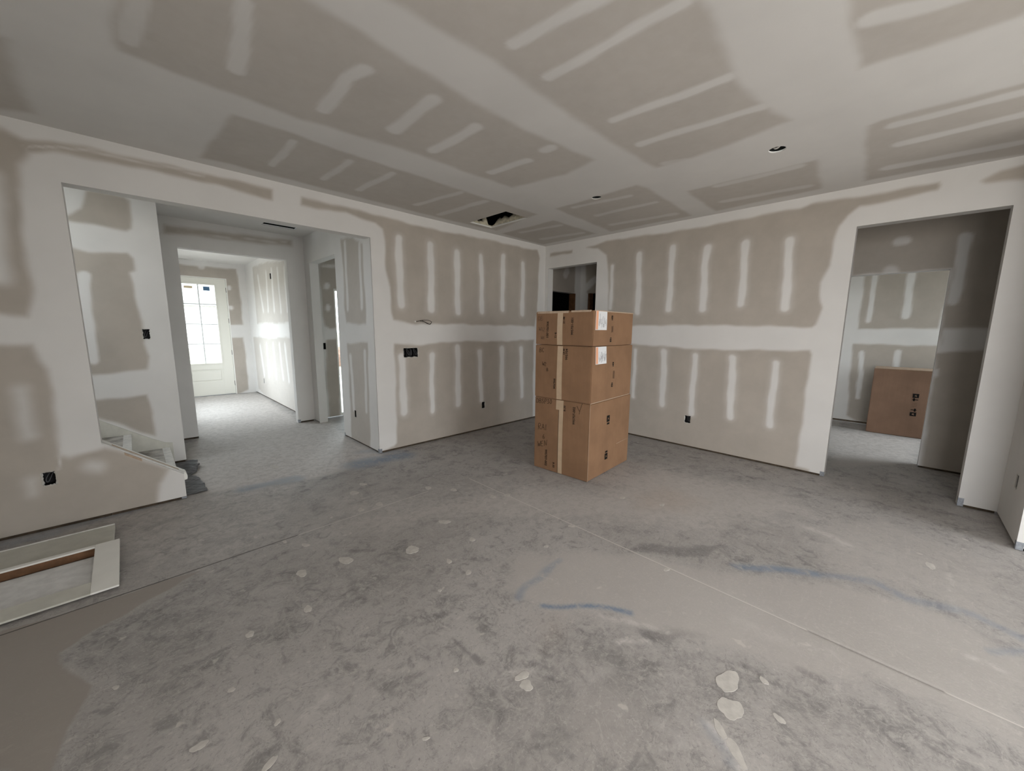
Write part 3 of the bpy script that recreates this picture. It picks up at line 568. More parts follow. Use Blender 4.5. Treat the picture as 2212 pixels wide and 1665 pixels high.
def sheet(name, axis, at, facing, u, v, holes=(), feats=(), thick=0.12, res=0.015, back=True, cans=(),
          label=None, cat='wall', paint=None, top=None, strength=1.0):
    """A drywall face on plane axis=at, facing +1/-1 along that axis, u and v ranges, holes = (u0,u1,v0,v1,depth,sides).
    cans = round holes (u,v,radius). top = callable giving the upper v for each u."""
    us = lines(u[0], u[1], res, [e for h in holes for e in h[:2]] + [e for c in cans for e in (c[0] - 0.08, c[0] + 0.08)])
    vs_ = lines(v[0], v[1], res, [e for h in holes for e in h[2:4]] + [e for c in cans for e in (c[1] - 0.08, c[1] + 0.08)])
    U, W = np.meshgrid(us, vs_, indexing='ij')
    if top is not None:
        frac = (W - v[0]) / (v[1] - v[0])
        W = v[0] + frac * (top(U) - v[0])
    nu, nv = U.shape
    idx = np.arange(nu * nv).reshape(nu, nv)
    Q = np.stack([idx[:-1, :-1], idx[1:, :-1], idx[1:, 1:], idx[:-1, 1:]], -1).reshape(-1, 4)
    cu = ((us[:-1] + us[1:]) / 2)[:, None] + 0 * vs_[None, :-1]
    cv = ((vs_[:-1] + vs_[1:]) / 2)[None, :] + 0 * us[:-1, None]
    keep = np.ones(cu.shape, bool)
    for h in list(holes) + [(c[0] - 0.08, c[0] + 0.08, c[1] - 0.08, c[1] + 0.08) for c in cans]:
        keep &= ~((cu > h[0]) & (cu < h[1]) & (cv > h[2]) & (cv < h[3]))
    Q = Q[keep.ravel()]
    PU, PV, D = U.ravel(), W.ravel(), np.zeros(nu * nv)
    def add(pu, pv, d):
        nonlocal PU, PV, D
        s = len(PU)
        PU, PV, D = np.append(PU, pu), np.append(PV, pv), np.append(D, d)
        return s
    jamb0 = None
    extra = []
    for c in cans:                                   # square patch with a round hole
        n = 32
        ang = np.arange(n) * 2 * math.pi / n + math.pi / 4
        ca, sa = np.cos(ang), np.sin(ang)
        k = 0.08 / np.maximum(abs(ca), abs(sa))
        a = add(c[0] + ca * k, c[1] + sa * k, np.zeros(n))
        b = add(c[0] + ca * c[2], c[1] + sa * c[2], np.zeros(n))
        d = add(c[0] + ca * c[2], c[1] + sa * c[2], np.full(n, 0.009))
        for i in range(n):
            j = (i + 1) % n
            extra += [(a + i, a + j, b + j, b + i), (b + i, b + j, d + j, d + i)]
    nfront = len(PU)
    for h in holes:
        depth = h[4] if len(h) > 4 else thick
        sides = h[5] if len(h) > 5 else 'LRTB'
        cs = [(h[0], h[2]), (h[1], h[2]), (h[1], h[3]), (h[0], h[3])]
        for sname, i, j in (('B', 0, 1), ('R', 1, 2), ('T', 2, 3), ('L', 3, 0)):
            if sname in sides:
                s = add(np.array([cs[i][0], cs[j][0], cs[j][0], cs[i][0]]), np.array([cs[i][1], cs[j][1], cs[j][1], cs[i][1]]),
                        np.array([0, 0, depth, depth]))
                extra.append((s, s + 3, s + 2, s + 1))
    if back:
        bu = np.array(sorted({u[0], u[1], *[e for h in holes if (h[4] if len(h) > 4 else thick) >= thick for e in h[:2]]}))
        bv = np.array(sorted({v[0], v[1], *[e for h in holes if (h[4] if len(h) > 4 else thick) >= thick for e in h[2:4]]}))
        bv = bv[(bv >= v[0]) & (bv <= v[1])]
        s = len(PU)
        BU, BV = np.meshgrid(bu, bv, indexing='ij')
        if top is not None:
            BV = v[0] + (BV - v[0]) / (v[1] - v[0]) * (top(BU) - v[0])
        add(BU.ravel(), BV.ravel(), np.full(BU.size, thick))
        for i in range(len(bu) - 1):
            for j in range(len(bv) - 1):
                mu, mv = (bu[i] + bu[i + 1]) / 2, (bv[j] + bv[j + 1]) / 2
                if any(h[0] < mu < h[1] and h[2] < mv < h[3] and (h[4] if len(h) > 4 else thick) >= thick for h in holes):
                    continue
                q = lambda a, b: s + a * len(bv) + b
                extra.append((q(i, j), q(i, j + 1), q(i + 1, j + 1), q(i + 1, j)))
        for (a, b) in (((u[0], v[0]), (u[0], v[1])), ((u[1], v[0]), (u[1], v[1])), ((u[0], v[1]), (u[1], v[1]))):   # ends and top
            tb = [list(a), list(b)]
            if top is not None:
                for t in tb:
                    if t[1] > v[0]:
                        t[1] = float(top(np.array([t[0]]))[0])
            s2 = add(np.array([tb[0][0], tb[1][0], tb[1][0], tb[0][0]]), np.array([tb[0][1], tb[1][1], tb[1][1], tb[0][1]]), np.array([0, 0, thick, thick]))
            extra.append((s2, s2 + 1, s2 + 2, s2 + 3))
    paper = np.zeros(len(PU))
    if feats:
        paper[:nfront] = strength * paper_mask(feats, PU[:nfront], PV[:nfront])
    D2 = D.copy()
    if feats:
        D2[:nfront] -= np.where(D[:nfront] == 0, (1 - paper[:nfront]) * 0.0012, 0)
    c = at - facing * D2
    if axis == 'x': P = np.stack([c, PU, PV], -1)
    elif axis == 'y': P = np.stack([PU, c, PV], -1)
    else: P = np.stack([PU, PV, c], -1)
    # normal of (u,v) quad: x-plane -> +x ; y-plane -> -y ; z-plane -> +z
    nat = -1 if axis == 'y' else 1
    Fq = np.array(list(map(tuple, Q)) + extra)
    if nat != facing:
        Fq = Fq[:, ::-1]
    me = mesh_np(name, P, Fq, {'paper': paper})
    o = link(name, me, paint or M['drywall'])
    return tag(o, label, cat, kind='structure')

# ---------------------------------------------------------------- the setting: floor
H = 2.74
def build_floor():
    xs = np.concatenate([np.arange(-9.0, -6.0, 0.3), lines(-6.0, 0.02, 0.0145, [-2.606, -2.6, -2.594]), np.arange(0.06, 3.7, 0.045)])
    ys = np.concatenate([np.arange(-9.0, -5.0, 0.3), lines(-5.0, 0.14, 0.0145, [-1.292, -1.285, -1.278]), np.arange(0.18, 6.12, 0.05)])
    # keep the saw-cut triplets even if the spacing filter dropped one
    xs = np.array(sorted(set(np.round(xs, 5)) | {-2.606, -2.6, -2.594}))
    ys = np.array(sorted(set(np.round(ys, 5)) | {-1.292, -1.285, -1.278}))
    X, Y = np.meshgrid(xs, ys, indexing='ij')
    U, V = X.ravel(), Y.ravel()
    Z = np.zeros(U.shape) + 0.0012 * np.sin(U * 2.3 + 1) * np.sin(V * 1.9)
    ln = np.zeros(U.shape)
    g1 = (abs(U + 2.6) < 1e-4) & (V < -1.3) & (V > -8)
    g2 = (abs(V + 1.285) < 1e-4) & (U > -6.5) & (U < -3.05)
    ln[g1] = 1.0
    ln[g1 & (V < -3.95) & (V > -4.4)] = 0.0
    ln[g2 & (U > -4.1)] = 0.85
    Z[g1 | g2] -= np.where(ln[g1 | g2] > 0, 0.001, 0.003)
    at = {k: mark_mask(MARKS[k], U, V) for k in ('dust_and_daylight', 'dark', 'blue', 'rust', 'clay', 'powder_and_daylight')}
    at['crack'] = np.where(g2 & (U < -4.1), 1.0, np.where(g1 & (V < -3.95) & (V > -4.4), 0.5, 0.0))
    at['line'] = ln
    n, m = X.shape
    idx = np.arange(n * m).reshape(n, m)
    Q = np.stack([idx[:-1, :-1], idx[1:, :-1], idx[1:, 1:], idx[:-1, 1:]], -1).reshape(-1, 4)
    me = mesh_np('floor', np.stack([U, V, Z], -1), Q, at, True)
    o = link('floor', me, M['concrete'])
    tag(o, 'bare grey concrete slab, dusty and spotted with chalk and compound, some daylight painted in', 'floor', kind='structure')
    for i, (x, y, z, ax, ay, _az, bx, by, _bz) in enumerate([(a[0], a[1], 0, a[2], a[3], 0, a[5], a[6], 0) if False else
                                                             (a[0], a[1], 0, a[2], a[3], 0, a[4], a[5], 0) for a in SPLATS]):
        b = bmesh.new()
        n = 40
        ctr = b.verts.new((0, 0, 0.0014))
        ring, low = [], []
        ph = random.random() * 6
        for k in range(n):
            t = 2 * math.pi * k / n
            w = 1 + 0.10 * math.sin(2 * t + ph) + 0.09 * math.sin(3 * t + 2 * ph) + 0.05 * math.sin(5 * t + ph) + 0.025 * math.sin(9 * t + 3 * ph) + random.uniform(-0.025, 0.025)
            px, py = (ax * math.cos(t) + bx * math.sin(t)) * w, (ay * math.cos(t) + by * math.sin(t)) * w
            ring.append(b.verts.new((px * 0.99, py * 0.99, 0.0013)))
            low.append(b.verts.new((px, py, -0.001)))
        for k in range(n):
            j = (k + 1) % n
            b.faces.new((ctr, ring[k], ring[j]))
            b.faces.new((ring[k], low[k], low[j], ring[j]))
        bmesh.ops.recalc_face_normals(b, faces=b.faces)
        me = bpy.data.meshes.new('compound_spot')
        b.to_mesh(me)
        b.free()
        link('compound_spot', me, M['splat'], o, (x, y, 0))
    return o
floor = build_floor()

# ---------------------------------------------------------------- the setting: main room walls
ZG = 0.022                                    # drywall stops this far above the slab
BOX_HOLES = {
    'A': [(-5.342, -5.283, 0.327, 0.421), (-2.538, -2.347, 1.098, 1.208), (-1.333, -1.275, 0.312, 0.406)],
    'B': [(-2.398, -2.328, 0.308, 0.398)],
    'S': [(-4.722, -4.668, 1.313, 1.412)],
    'H': [(0.608, 0.662, 0.322, 0.410)],
    'E': [(-2.705, -2.655, 1.105, 1.205)],
    'C': [(-0.435, -0.375, 0.345, 0.440)],
    'F': [(3.90, 3.99, 2.295, 2.395)],
    'F2': [(5.075, 5.130, 0.285, 0.385)],
}
bh = lambda k: [(*h, 0.014) for h in BOX_HOLES[k]]
AL, AR = -5.042, -2.885
wall_left = sheet('wall_left', 'y', 0.0, -1, (-8.7, 0.0), (ZG, H), [(AL, AR, -1, 2.40, 0.12, 'LT'), *bh('A')], PAPER_DATA['wall_left'], res=0.014,
                  label='long unpainted drywall wall with the wide cased opening', cat='wall')
knee_top = lambda U: np.interp(U, [AL, -4.603], [0.570, 0.218])
wall_knee = sheet('wall_knee', 'y', 0.0, -1, (AL, -4.603), (ZG, 0.6), (), PAPER_DATA['wall_left'], res=0.014, top=knee_top,
                  label='low raked drywall wall closing the side of the stair', cat='wall')
wall_right = sheet('wall_right', 'x', 0.0, -1, (-4.81, 0.0), (ZG, H), [(-4.601, -3.720, -1, 2.395, 0.12, 'LRT'), (-0.960, -0.063, -1, 2.395, 0.12, 'LRT'), *bh('B')],
                   PAPER_DATA['wall_right'], res=0.014, label='unpainted drywall wall behind the cartons with two tall door openings', cat='wall')
wall_corner = sheet('wall_corner', 'y', -4.81, 1, (-0.711, 0.0), (ZG, H), bh('C'), (), thick=0.12, res=0.05,
                    label='short return wall beside the larger door opening, coated in compound', cat='wall')
wall_kitchen = sheet('wall_kitchen', 'x', -0.715, -1, (-8.7, -4.81), (ZG, H), (), (), thick=0.12, res=0.3, back=False,
                     label='white end of the return wall at the picture edge', cat='wall')
rear = sheet('wall_back', 'y', -8.5, 1, (-8.7, 0.0), (0.0, H), [(-3.05, -0.85, 0.1, 2.4)], (), res=0.4, back=False, label='rear wall with the patio door opening', cat='wall')
side = sheet('wall_side', 'x', -5.9, 1, (-8.7, 0.0), (0.0, H), [(-6.95, -4.65, 0.45, 2.45)], (), res=0.4, back=False, label='side wall with a wide window opening out of sight', cat='wall')

hvac = (-1.700, -1.345, -0.860, -0.220)
CANS = [(-1.361, -3.337, 0.053), (-1.387, -1.834, 0.048)]
ceiling = sheet('ceiling', 'z', H, -1, (-8.7, 0.0), (-8.7, 0.0), [(*hvac, 0.014)], PAPER_DATA['ceiling'], res=0.0165, back=False, cans=CANS, strength=0.60,
                label='drywall ceiling with taped joints and bare paper panels', cat='ceiling')

# sole plates seen in the gap below the drywall, and metal corner bead ends
def plate(parent, x0, x1, y0, y1):
    MB().box(x0, x1, y0, y1, 0.0, 0.05).build('sole_plate', M['plate'], parent)
plate(wall_left, -8.7, AL, 0.012, 0.108)
plate(wall_left, AR + 0.01, -0.002, 0.012, 0.108)
plate(wall_knee, AL, -4.612, 0.012, 0.108)
plate(wall_right, 0.012, 0.108, -3.708, -0.972)
plate(wall_right, 0.012, 0.108, -4.80, -4.612)
plate(wall_right, 0.012, 0.108, -0.052, 0.0)
plate(wall_corner, -0.703, 0.0, -4.918, -4.822)
plate(wall_kitchen, -0.703, -0.6, -8.5, -4.83)
def bead(parent, x, y, dx, dy, h=0.055):
    s = 0.032
    m = MB()
    m.box(min(x, x + dx * s), max(x, x + dx * s), y - 0.0016 if dy > 0 else y - 0.0004, y + 0.0004 if dy > 0 else y + 0.0016, 0.004, h)
    m.box(x - 0.0016 if dx > 0 else x - 0.0004, x + 0.0004 if dx > 0 else x + 0.0016, min(y, y + dy * s), max(y, y + dy * s), 0.004, h)
    m.build('corner_bead', M['bead'], parent)
bead(wall_left, AR, 0.0, 1, 1, 0.05)
bead(wall_right, 0.0, -3.720, 1, 1, 0.05)
bead(wall_right, 0.0, -4.601, 1, -1, 0.075)
bead(wall_corner, -0.715, -4.81, 1, -1, 0.06)
bead(wall_knee, -4.603, 0.0, -1, 1, 0.02)

# ---------------------------------------------------------------- the setting: stair hall and foyer
wall_hall = sheet('wall_hall', 'x', AR, -1, (0.004, 2.2), (ZG, H), [(1.02, 1.985, -1, 2.36, 0.12, 'LRT'), *bh('H')], PAPER_DATA['wall_hall'], res=0.02, strength=0.8,
                  label='hall wall beyond the wide opening with a narrow doorway', cat='wall')
plate(wall_hall, AR + 0.012, AR + 0.108, 0.13, 1.01)
bead(wall_hall, AR, 1.02, 1, -1, 0.05)
wall_entry = sheet('wall_entry', 'y', 2.2, -1, (-5.35, 0.6), (ZG, H), [(-4.303, -3.118, -1, 2.395, 0.12, 'LRT'), (-2.49, -1.57, 0.03, 2.045, 0.12, 'LRTB'), (-1.30, -0.40, 0.62, 2.15, 0.12, 'LRTB'), *bh('E')],
                   PAPER_DATA['wall_entry'], res=0.025, label='wall between stair hall and foyer with a tall square opening', cat='wall')
plate(wall_entry, -3.106, -2.9, 2.212, 2.308)
plate(wall_entry, -5.3, -4.315, 2.212, 2.308)
bead(wall_entry, -3.118, 2.2, 1, 1, 0.05)
wall_stair = sheet('wall_stair', 'y', 1.17, -1, (-6.1, -4.51), (ZG, H), bh('S'), PAPER_DATA['wall_stair'], res=0.014,
                   label='drywall wall behind the stair ending at the hall', cat='wall')
plate(wall_stair, -6.0, -4.52, 1.182, 1.278)
wall_foyer = sheet('wall_foyer', 'x', -2.93, -1, (2.32, 5.95), (ZG, H), bh('F') + bh('F2'), PAPER_DATA['wall_foyer'], res=0.03, strength=0.6,  # weaker paper tone imitates overexposed haze on this wall
                   label='bright foyer wall with rows of screw stripes', cat='wall')
plate(wall_foyer, -2.918, -2.82, 2.33, 5.94)
wall_foyer_side = sheet('wall_foyer_side', 'x', -4.55, 1, (2.32, 5.95), (ZG, H), [(3.4, 5.2, 0.5, 2.2, 0.12)], (), res=0.3, back=False,  # unseen opening, added to let more light into the foyer
                        label='foyer wall out of sight with an opening added to brighten the foyer', cat='wall')
wall_front = sheet('wall_front', 'y', 5.95, -1, (-4.7, -2.8), (0.0, H), [(-4.235, -3.275, -1, 2.435, 0.12, 'LRT')], PAPER_DATA['wall_front'], res=0.025,
                   label='foyer end wall around the front door', cat='wall')
wall_stair_end = sheet('wall_stair_end', 'x', -5.3, 1, (1.2, 2.3), (0.0, H), (), (), res=0.4, back=False, label='end wall of the stair hall', cat='wall')
wall_stair_top = sheet('wall_stair_top', 'x', -6.05, 1, (0.0, 1.25), (0.0, H), [(0.16, 1.10, 1.80, 2.68)], (), res=0.4, back=False, label='landing wall with a window above the hidden stair run', cat='wall')
ceil_hall = sheet('ceiling_hall', 'z', H, -1, (-6.15, -2.765), (0.0, 2.32), [(-3.485, -3.105, 1.655, 1.80, 0.014)],
                  [('P', [[-4.3, 0.4], [-3.2, 0.4], [-3.2, 1.5], [-4.3, 1.5]], 0.03)],
                  res=0.04, back=False, label='stair hall ceiling with a narrow register slot', cat='ceiling')
ceil_foyer = sheet('ceiling_foyer', 'z', H, -1, (-4.7, -2.8), (2.2, 6.1), [(-4.03, -3.87, 5.84, 5.91, 0.014)], (), res=0.3, back=False, label='pale foyer ceiling', cat='ceiling')
# side room behind the hall wall
wall_side_room = sheet('wall_side_room', 'x', -0.1, -1, (0.0, 2.3), (0.0, H), (), (), res=0.4, back=False, label='far wall of the side room', cat='wall')
ceil_side = sheet('ceiling_side_room', 'z', H, -1, (-2.9, 0.6), (0.0, 2.32), (), (), res=0.3, back=False, label='side room ceiling', cat='ceiling')

# ---------------------------------------------------------------- the setting: passage and far room behind wall_right
wall_passage = sheet('wall_passage', 'x', 1.10, -1, (-6.6, 0.2), (ZG, H), [(-4.392, -3.36, -1, 2.073, 0.12, 'LRT'), (-0.95, -0.075, -1, 2.09, 0.12, 'LRT')],
                     PAPER_DATA['wall_passage'], res=0.02, label='dark passage wall seen through the larger door opening', cat='wall')
plate(wall_passage, 1.112, 1.208, -6.5, -4.404)
wall_passage_end = sheet('wall_passage_end', 'y', 0.09, -1, (0.12, 1.10), (ZG, H), [(0.15, 0.97, -1, 2.085, 0.12, 'LRT')], PAPER_DATA['wall_passage_end'], res=0.02,
                         label='dark passage end wall above an unlit doorway', cat='wall')
wall_passage_close = sheet('wall_passage_close', 'y', -6.0, 1, (0.0, 1.2), (0.0, H), (), (), res=0.4, back=False, label='closing wall of the passage', cat='wall')
wall_passage_b = sheet('wall_passage_side', 'x', 0.12, 1, (-6.1, -4.7), (0.0, H), (), (), res=0.4, back=False, label='passage side of the return wall', cat='wall')
ceil_pass = sheet('ceiling_passage', 'z', H, -1, (-0.05, 3.5), (-6.7, 1.4), (), (), res=0.5, back=False, label='dim passage ceiling', cat='ceiling')
wall_far = sheet('wall_far_room', 'x', 3.33, -1, (-6.6, -2.4), (0.03, H), (), PAPER_DATA['wall_far_room'], res=0.02, back=False,
                 label='far room wall behind the leaning carton', cat='wall')
plate(wall_far, 3.342, 3.44, -6.5, -2.5)
wall_far_n = sheet('wall_far_room_end', 'y', -2.45, -1, (1.2, 3.45), (0.0, H), (), (), res=0.4, back=False, label='end wall of the far room', cat='wall')
wall_far_s = sheet('wall_far_room_window', 'y', -6.5, 1, (1.2, 3.45), (0.0, H), [(1.5, 3.2, 0.4, 2.35, 0.12)], (), res=0.4, back=False, label='far room wall with a window opening', cat='wall')
# closets behind the passage doorways, their darkness painted black
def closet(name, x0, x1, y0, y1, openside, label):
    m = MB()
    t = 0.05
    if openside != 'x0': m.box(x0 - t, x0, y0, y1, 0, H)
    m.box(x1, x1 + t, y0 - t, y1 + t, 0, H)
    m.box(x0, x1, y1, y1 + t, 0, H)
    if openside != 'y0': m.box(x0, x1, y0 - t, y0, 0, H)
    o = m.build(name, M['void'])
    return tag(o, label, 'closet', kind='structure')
closet('wall_closet', 0.13, 1.08, 0.22, 1.3, 'y0', 'closet interior painted dark beyond the passage end')
closet('wall_closet_side', 1.22, 2.4, -1.1, 0.03, 'x0', 'closet interior painted dark beside the passage')
def jamb(name, boxes, label):
    r = empty(name, (0, 0, 0), label=label, cat='door jamb', kind='structure')
    for b in boxes:
        MB().box(*b).build('stud', M['stud'], r)
jamb('trim_1', [(0.915, 0.969, 0.10, 0.20, 0.0, 2.083), (0.152, 0.19, 0.10, 0.20, 0.0, 2.083)], 'bare wood jamb studs in the passage end doorway')
jamb('trim_2', [(1.11, 1.21, -0.115, -0.077, 0.0, 2.088), (1.11, 1.21, -0.948, -0.91, 0.0, 2.088)], 'bare wood jamb studs in the passage side doorway')

# unseen roof slabs added to keep sky light out
roof = MB().box(-6.1, 0.15, -8.8, 0.25, 3.2, 3.3).box(-6.15, 0.15, 0.25, 1.3, 3.2, 3.3).box(-5.4, 0.15, 1.3, 2.45, 3.2, 3.3).box(0.15, 3.6, -6.75, 1.6, 3.2, 3.3).box(-4.85, -2.65, 2.45, 6.2, 3.2, 3.3).build('light_tight_roof', M['void'])
tag(roof, 'unseen roof slabs above the attic, added to keep sky light out', 'roof', kind='structure')

# duct opening, insulation, register slot
cav = MB()
x0, x1, y0, y1 = hvac
cav.box(x0 - 0.25, x1 + 0.25, y0 - 0.25, y0 - 0.24, H + 0.015, H + 0.42).box(x0 - 0.25, x1 + 0.25, y1 + 0.24, y1 + 0.25, H + 0.015, H + 0.42)
cav.box(x0 - 0.25, x0 - 0.24, y0 - 0.25, y1 + 0.25, H + 0.015, H + 0.42).box(x1 + 0.24, x1 + 0.25, y0 - 0.25, y1 + 0.25, H + 0.015, H + 0.42)
cav.box(x0 - 0.25, x1 + 0.25, y0 - 0.25, y1 + 0.25, H + 0.42, H + 0.43)
cav.build('attic_void', M['void'], ceiling)
MB().box(-3.6, -3.0, 1.6, 1.9, H + 0.10, H + 0.11).box(-3.6, -3.0, 1.6, 1.62, H + 0.015, H + 0.1).box(-3.6, -3.0, 1.88, 1.9, H + 0.015, H + 0.1).build('register_void', M['void'], ceil_hall)

MB().box(-4.1, -3.8, 5.78, 5.80, H + 0.015, H + 0.1).box(-4.1, -3.8, 5.95, 5.97, H + 0.015, H + 0.1).box(-4.12, -4.10, 5.78, 5.97, H + 0.015, H + 0.1).box(-3.80, -3.78, 5.78, 5.97, H + 0.015, H + 0.1).box(-4.12, -3.78, 5.78, 5.97, H + 0.10, H + 0.11).build('register_void', M['void'], ceil_foyer)

def insulation():
    """ragged lip of batt standing along the two far sides of the duct opening"""
    b = bmesh.new()
    path = [(x0 - 0.0, y1 + 0.015), (x1 + 0.015, y1 + 0.015), (x1 + 0.015, y0 + 0.0)]
    pts = []
    for (a, c) in zip(path[:-1], path[1:]):
        n = 26
        for i in range(n):
            t = i / n
            pts.append((a[0] + (c[0] - a[0]) * t, a[1] + (c[1] - a[1]) * t))
    pts.append(path[-1])
    rows = []
    for i, (x, y) in enumerate(pts):
        s = i / (len(pts) - 1)
        h = 0.055 + 0.045 * math.sin(s * 9 + 1.0) + 0.025 * math.sin(s * 23) + 0.012 * math.sin(s * 57) + 0.09 * math.exp(-((s - 0.36) / 0.05) ** 2)
        h = max(0.02, h + random.uniform(-0.008, 0.008))
        col = []
        nx, ny = (0, 1) if i < 26 else (1, 0)
        for k, (f, off) in enumerate(((0, 0), (0.35, -0.012), (0.7, -0.006), (1.0, 0.012), (0.8, 0.05), (0, 0.07))):
            w = random.uniform(-0.005, 0.005)
            col.append(b.verts.new((x + nx * (off + w), y + ny * (off + w), H + 0.016 + h * f)))
        rows.append(col)
    for r0, r1 in zip(rows[:-1], rows[1:]):
        for k in range(5):
            f = b.faces.new((r0[k], r1[k], r1[k + 1], r0[k + 1]))
            f.smooth = True
    bmesh.ops.recalc_face_normals(b, faces=b.faces)
    me = bpy.data.meshes.new('insulation_batt')
    b.to_mesh(me)
    b.free()
    o = link('insulation_batt', me, M['insulation'])
    tag(o, 'ragged cream insulation inside the rectangular ceiling cutout', 'insulation')
    m = MB()
    e = 0.006
    m.box(x0, x1, y1 - e, y1, H - 0.003, H + 0.013).box(x1 - e, x1, y0, y1, H - 0.003, H + 0.013)
    m.build('torn_edge', M['white_paint'], ceiling)
insulation()

for i, (cx, cy, cr) in enumerate(CANS):
    lab = ['round ceiling light cutout with a white cable loop hanging inside', 'smaller round ceiling light cutout nearest the duct opening'][i]
    root = empty('recessed_light', (cx, cy, H), label=lab, cat='ceiling light')
    b = bmesh.new()
    r = bmesh.ops.create_cone(b, cap_ends=False, segments=32, radius1=cr + 0.003, radius2=cr + 0.003, depth=0.14)
    bmesh.ops.translate(b, verts=b.verts, vec=(0, 0, 0.085))
    top = bmesh.ops.create_circle(b, cap_ends=True, segments=32, radius=cr + 0.003)
    bmesh.ops.translate(b, verts=top['verts'], vec=(0, 0, 0.155))
    me = bpy.data.meshes.new('housing')
    b.to_mesh(me)
    b.free()
    link('housing', me, M['can'], root)
    pts = [(-0.02, -0.035, 0.12), (-0.012, -0.03, 0.05), (0.0, -0.012, 0.018), (0.012, 0.014, 0.014), (0.02, 0.028, 0.03), (0.02, 0.02, 0.05), (0.008, 0.006, 0.06)]
    if i == 1:
        pts = [(p[0], p[1], p[2] + 0.05) for p in pts]
    MB().tube(spline(pts, 5), 0.0055, 8).build('cable', M['wire_white'] if i == 0 else M['wire_grey'], root)

# ---------------------------------------------------------------- electrical boxes and cable
def wallpt(plane, u, v, d):
    ax, at, facing = plane
    c = at - facing * d                # d > 0 goes into the wall
    return (c, u, v) if ax == 'x' else (u, c, v)
PL = {'A': ('y', 0.0, -1), 'B': ('x', 0.0, -1), 'S': ('y', 1.17, -1), 'H': ('x', AR, -1), 'E': ('y', 2.2, -1), 'C': ('y', -4.81, 1), 'F': ('x', -2.93, -1), 'F2': ('x', -2.93, -1)}
EB = [('A', 0, 1, 'black outlet box low on the wall beside the stair knee wall'),
      ('A', 1, 4, 'wide four-gang black switch box on the long wall'),
      ('A', 2, 1, 'narrow black outlet box low on the long wall beside the cartons'),
      ('B', 0, 1, 'black outlet box low on the wall right of the cartons'),
      ('S', 0, 1, 'black switch box on the wall above the stair'),
      ('H', 0, 1, 'small black outlet box low on the hall wall'),
      ('E', 0, 1, 'black switch box inside the narrow hall doorway'),
      ('C', 0, 1, 'black outlet box low on the short return wall'),
      ('F', 0, 1, 'slim dark chime box high on the bright foyer wall'),
      ('F2', 0, 1, 'small outlet box low on the bright foyer wall')]
for key, hi, gangs, lab in EB:
    u0, u1, v0, v1 = BOX_HOLES[key][hi]
    pl = PL[key]
    root = empty('electrical_box', wallpt(pl, (u0 + u1) / 2, v0, 0.0), label=lab, cat='electrical box')
    rl = Vector(root.location)
    def W(u, v, d):
        return Vector(wallpt(pl, u, v, d)) - rl
    b = bmesh.new()
    def quad(a, c, d, e):
        b.faces.new([b.verts.new(p) for p in (a, c, d, e)])
    o_, i_ = 0.006, 0.07
    quad(W(u0, v0, i_), W(u1, v0, i_), W(u1, v1, i_), W(u0, v1, i_))
    for (a, c) in (((u0, v0), (u1, v0)), ((u1, v0), (u1, v1)), ((u1, v1), (u0, v1)), ((u0, v1), (u0, v0))):
        quad(W(*a, o_), W(*c, o_), W(*c, i_), W(*a, i_))
    for g in range(1, gangs):
        uu = u0 + (u1 - u0) * g / gangs
        quad(W(uu, v0, 0.03), W(uu, v1, 0.03), W(uu, v1, i_), W(uu, v0, i_))
    me = bpy.data.meshes.new('box_shell')
    b.to_mesh(me)
    b.free()
    link('box_shell', me, M['black'], root)
    for g in range(gangs):
        a0 = u0 + (u1 - u0) * g / gangs
        wd = (u1 - u0) / gangs
        hh = v1 - v0
        P = [(0.62, 0.92, 0.066), (0.40, 0.72, 0.030), (0.20, 0.42, 0.018), (0.28, 0.20, 0.020), (0.48, 0.36, 0.022), (0.75, 0.80, 0.05)]
        if g % 2:
            P = [(1 - p[0], p[1], p[2]) for p in P]
        pts = [W(a0 + wd * p[0], v0 + hh * p[1], p[2]) for p in P]
        MB().tube(spline(pts, 5), 0.0028, 6).build('wire', M['wire_grey'], root)
    # torn lip of compound left around the cutout: one ragged ring
    n = 10
    loop = [(u0 + (u1 - u0) * k / n, v0, 0, 1) for k in range(n)] + [(u1, v0 + (v1 - v0) * k / n, -1, 0) for k in range(n)] \
        + [(u1 - (u1 - u0) * k / n, v1, 0, -1) for k in range(n)] + [(u0, v1 - (v1 - v0) * k / n, 1, 0) for k in range(n)]
    b = bmesh.new()
    ins, out = [], []
    for (a, c, du, dv) in loop:
        e = random.choice((0.0008, 0.001, 0.002, 0.005, 0.007)) * (1.0 if dv >= 0 else 0.5)
        ins.append(b.verts.new(W(a + du * e, c + dv * e, 0.003)))
        out.append(b.verts.new(W(a - du * 0.006, c - dv * 0.006, -0.0022)))
    for k in range(len(loop)):
        q = (k + 1) % len(loop)
        b.faces.new((ins[k], ins[q], out[q], out[k]))
    bmesh.ops.solidify(b, geom=list(b.faces), thickness=0.0012)
    if key in ('F', 'F2', 'H', 'E'):
        b.free()
        continue
    me = bpy.data.meshes.new('torn_rim')
    b.to_mesh(me)
    b.free()
    link('torn_rim', me, M['white_paint'], root)

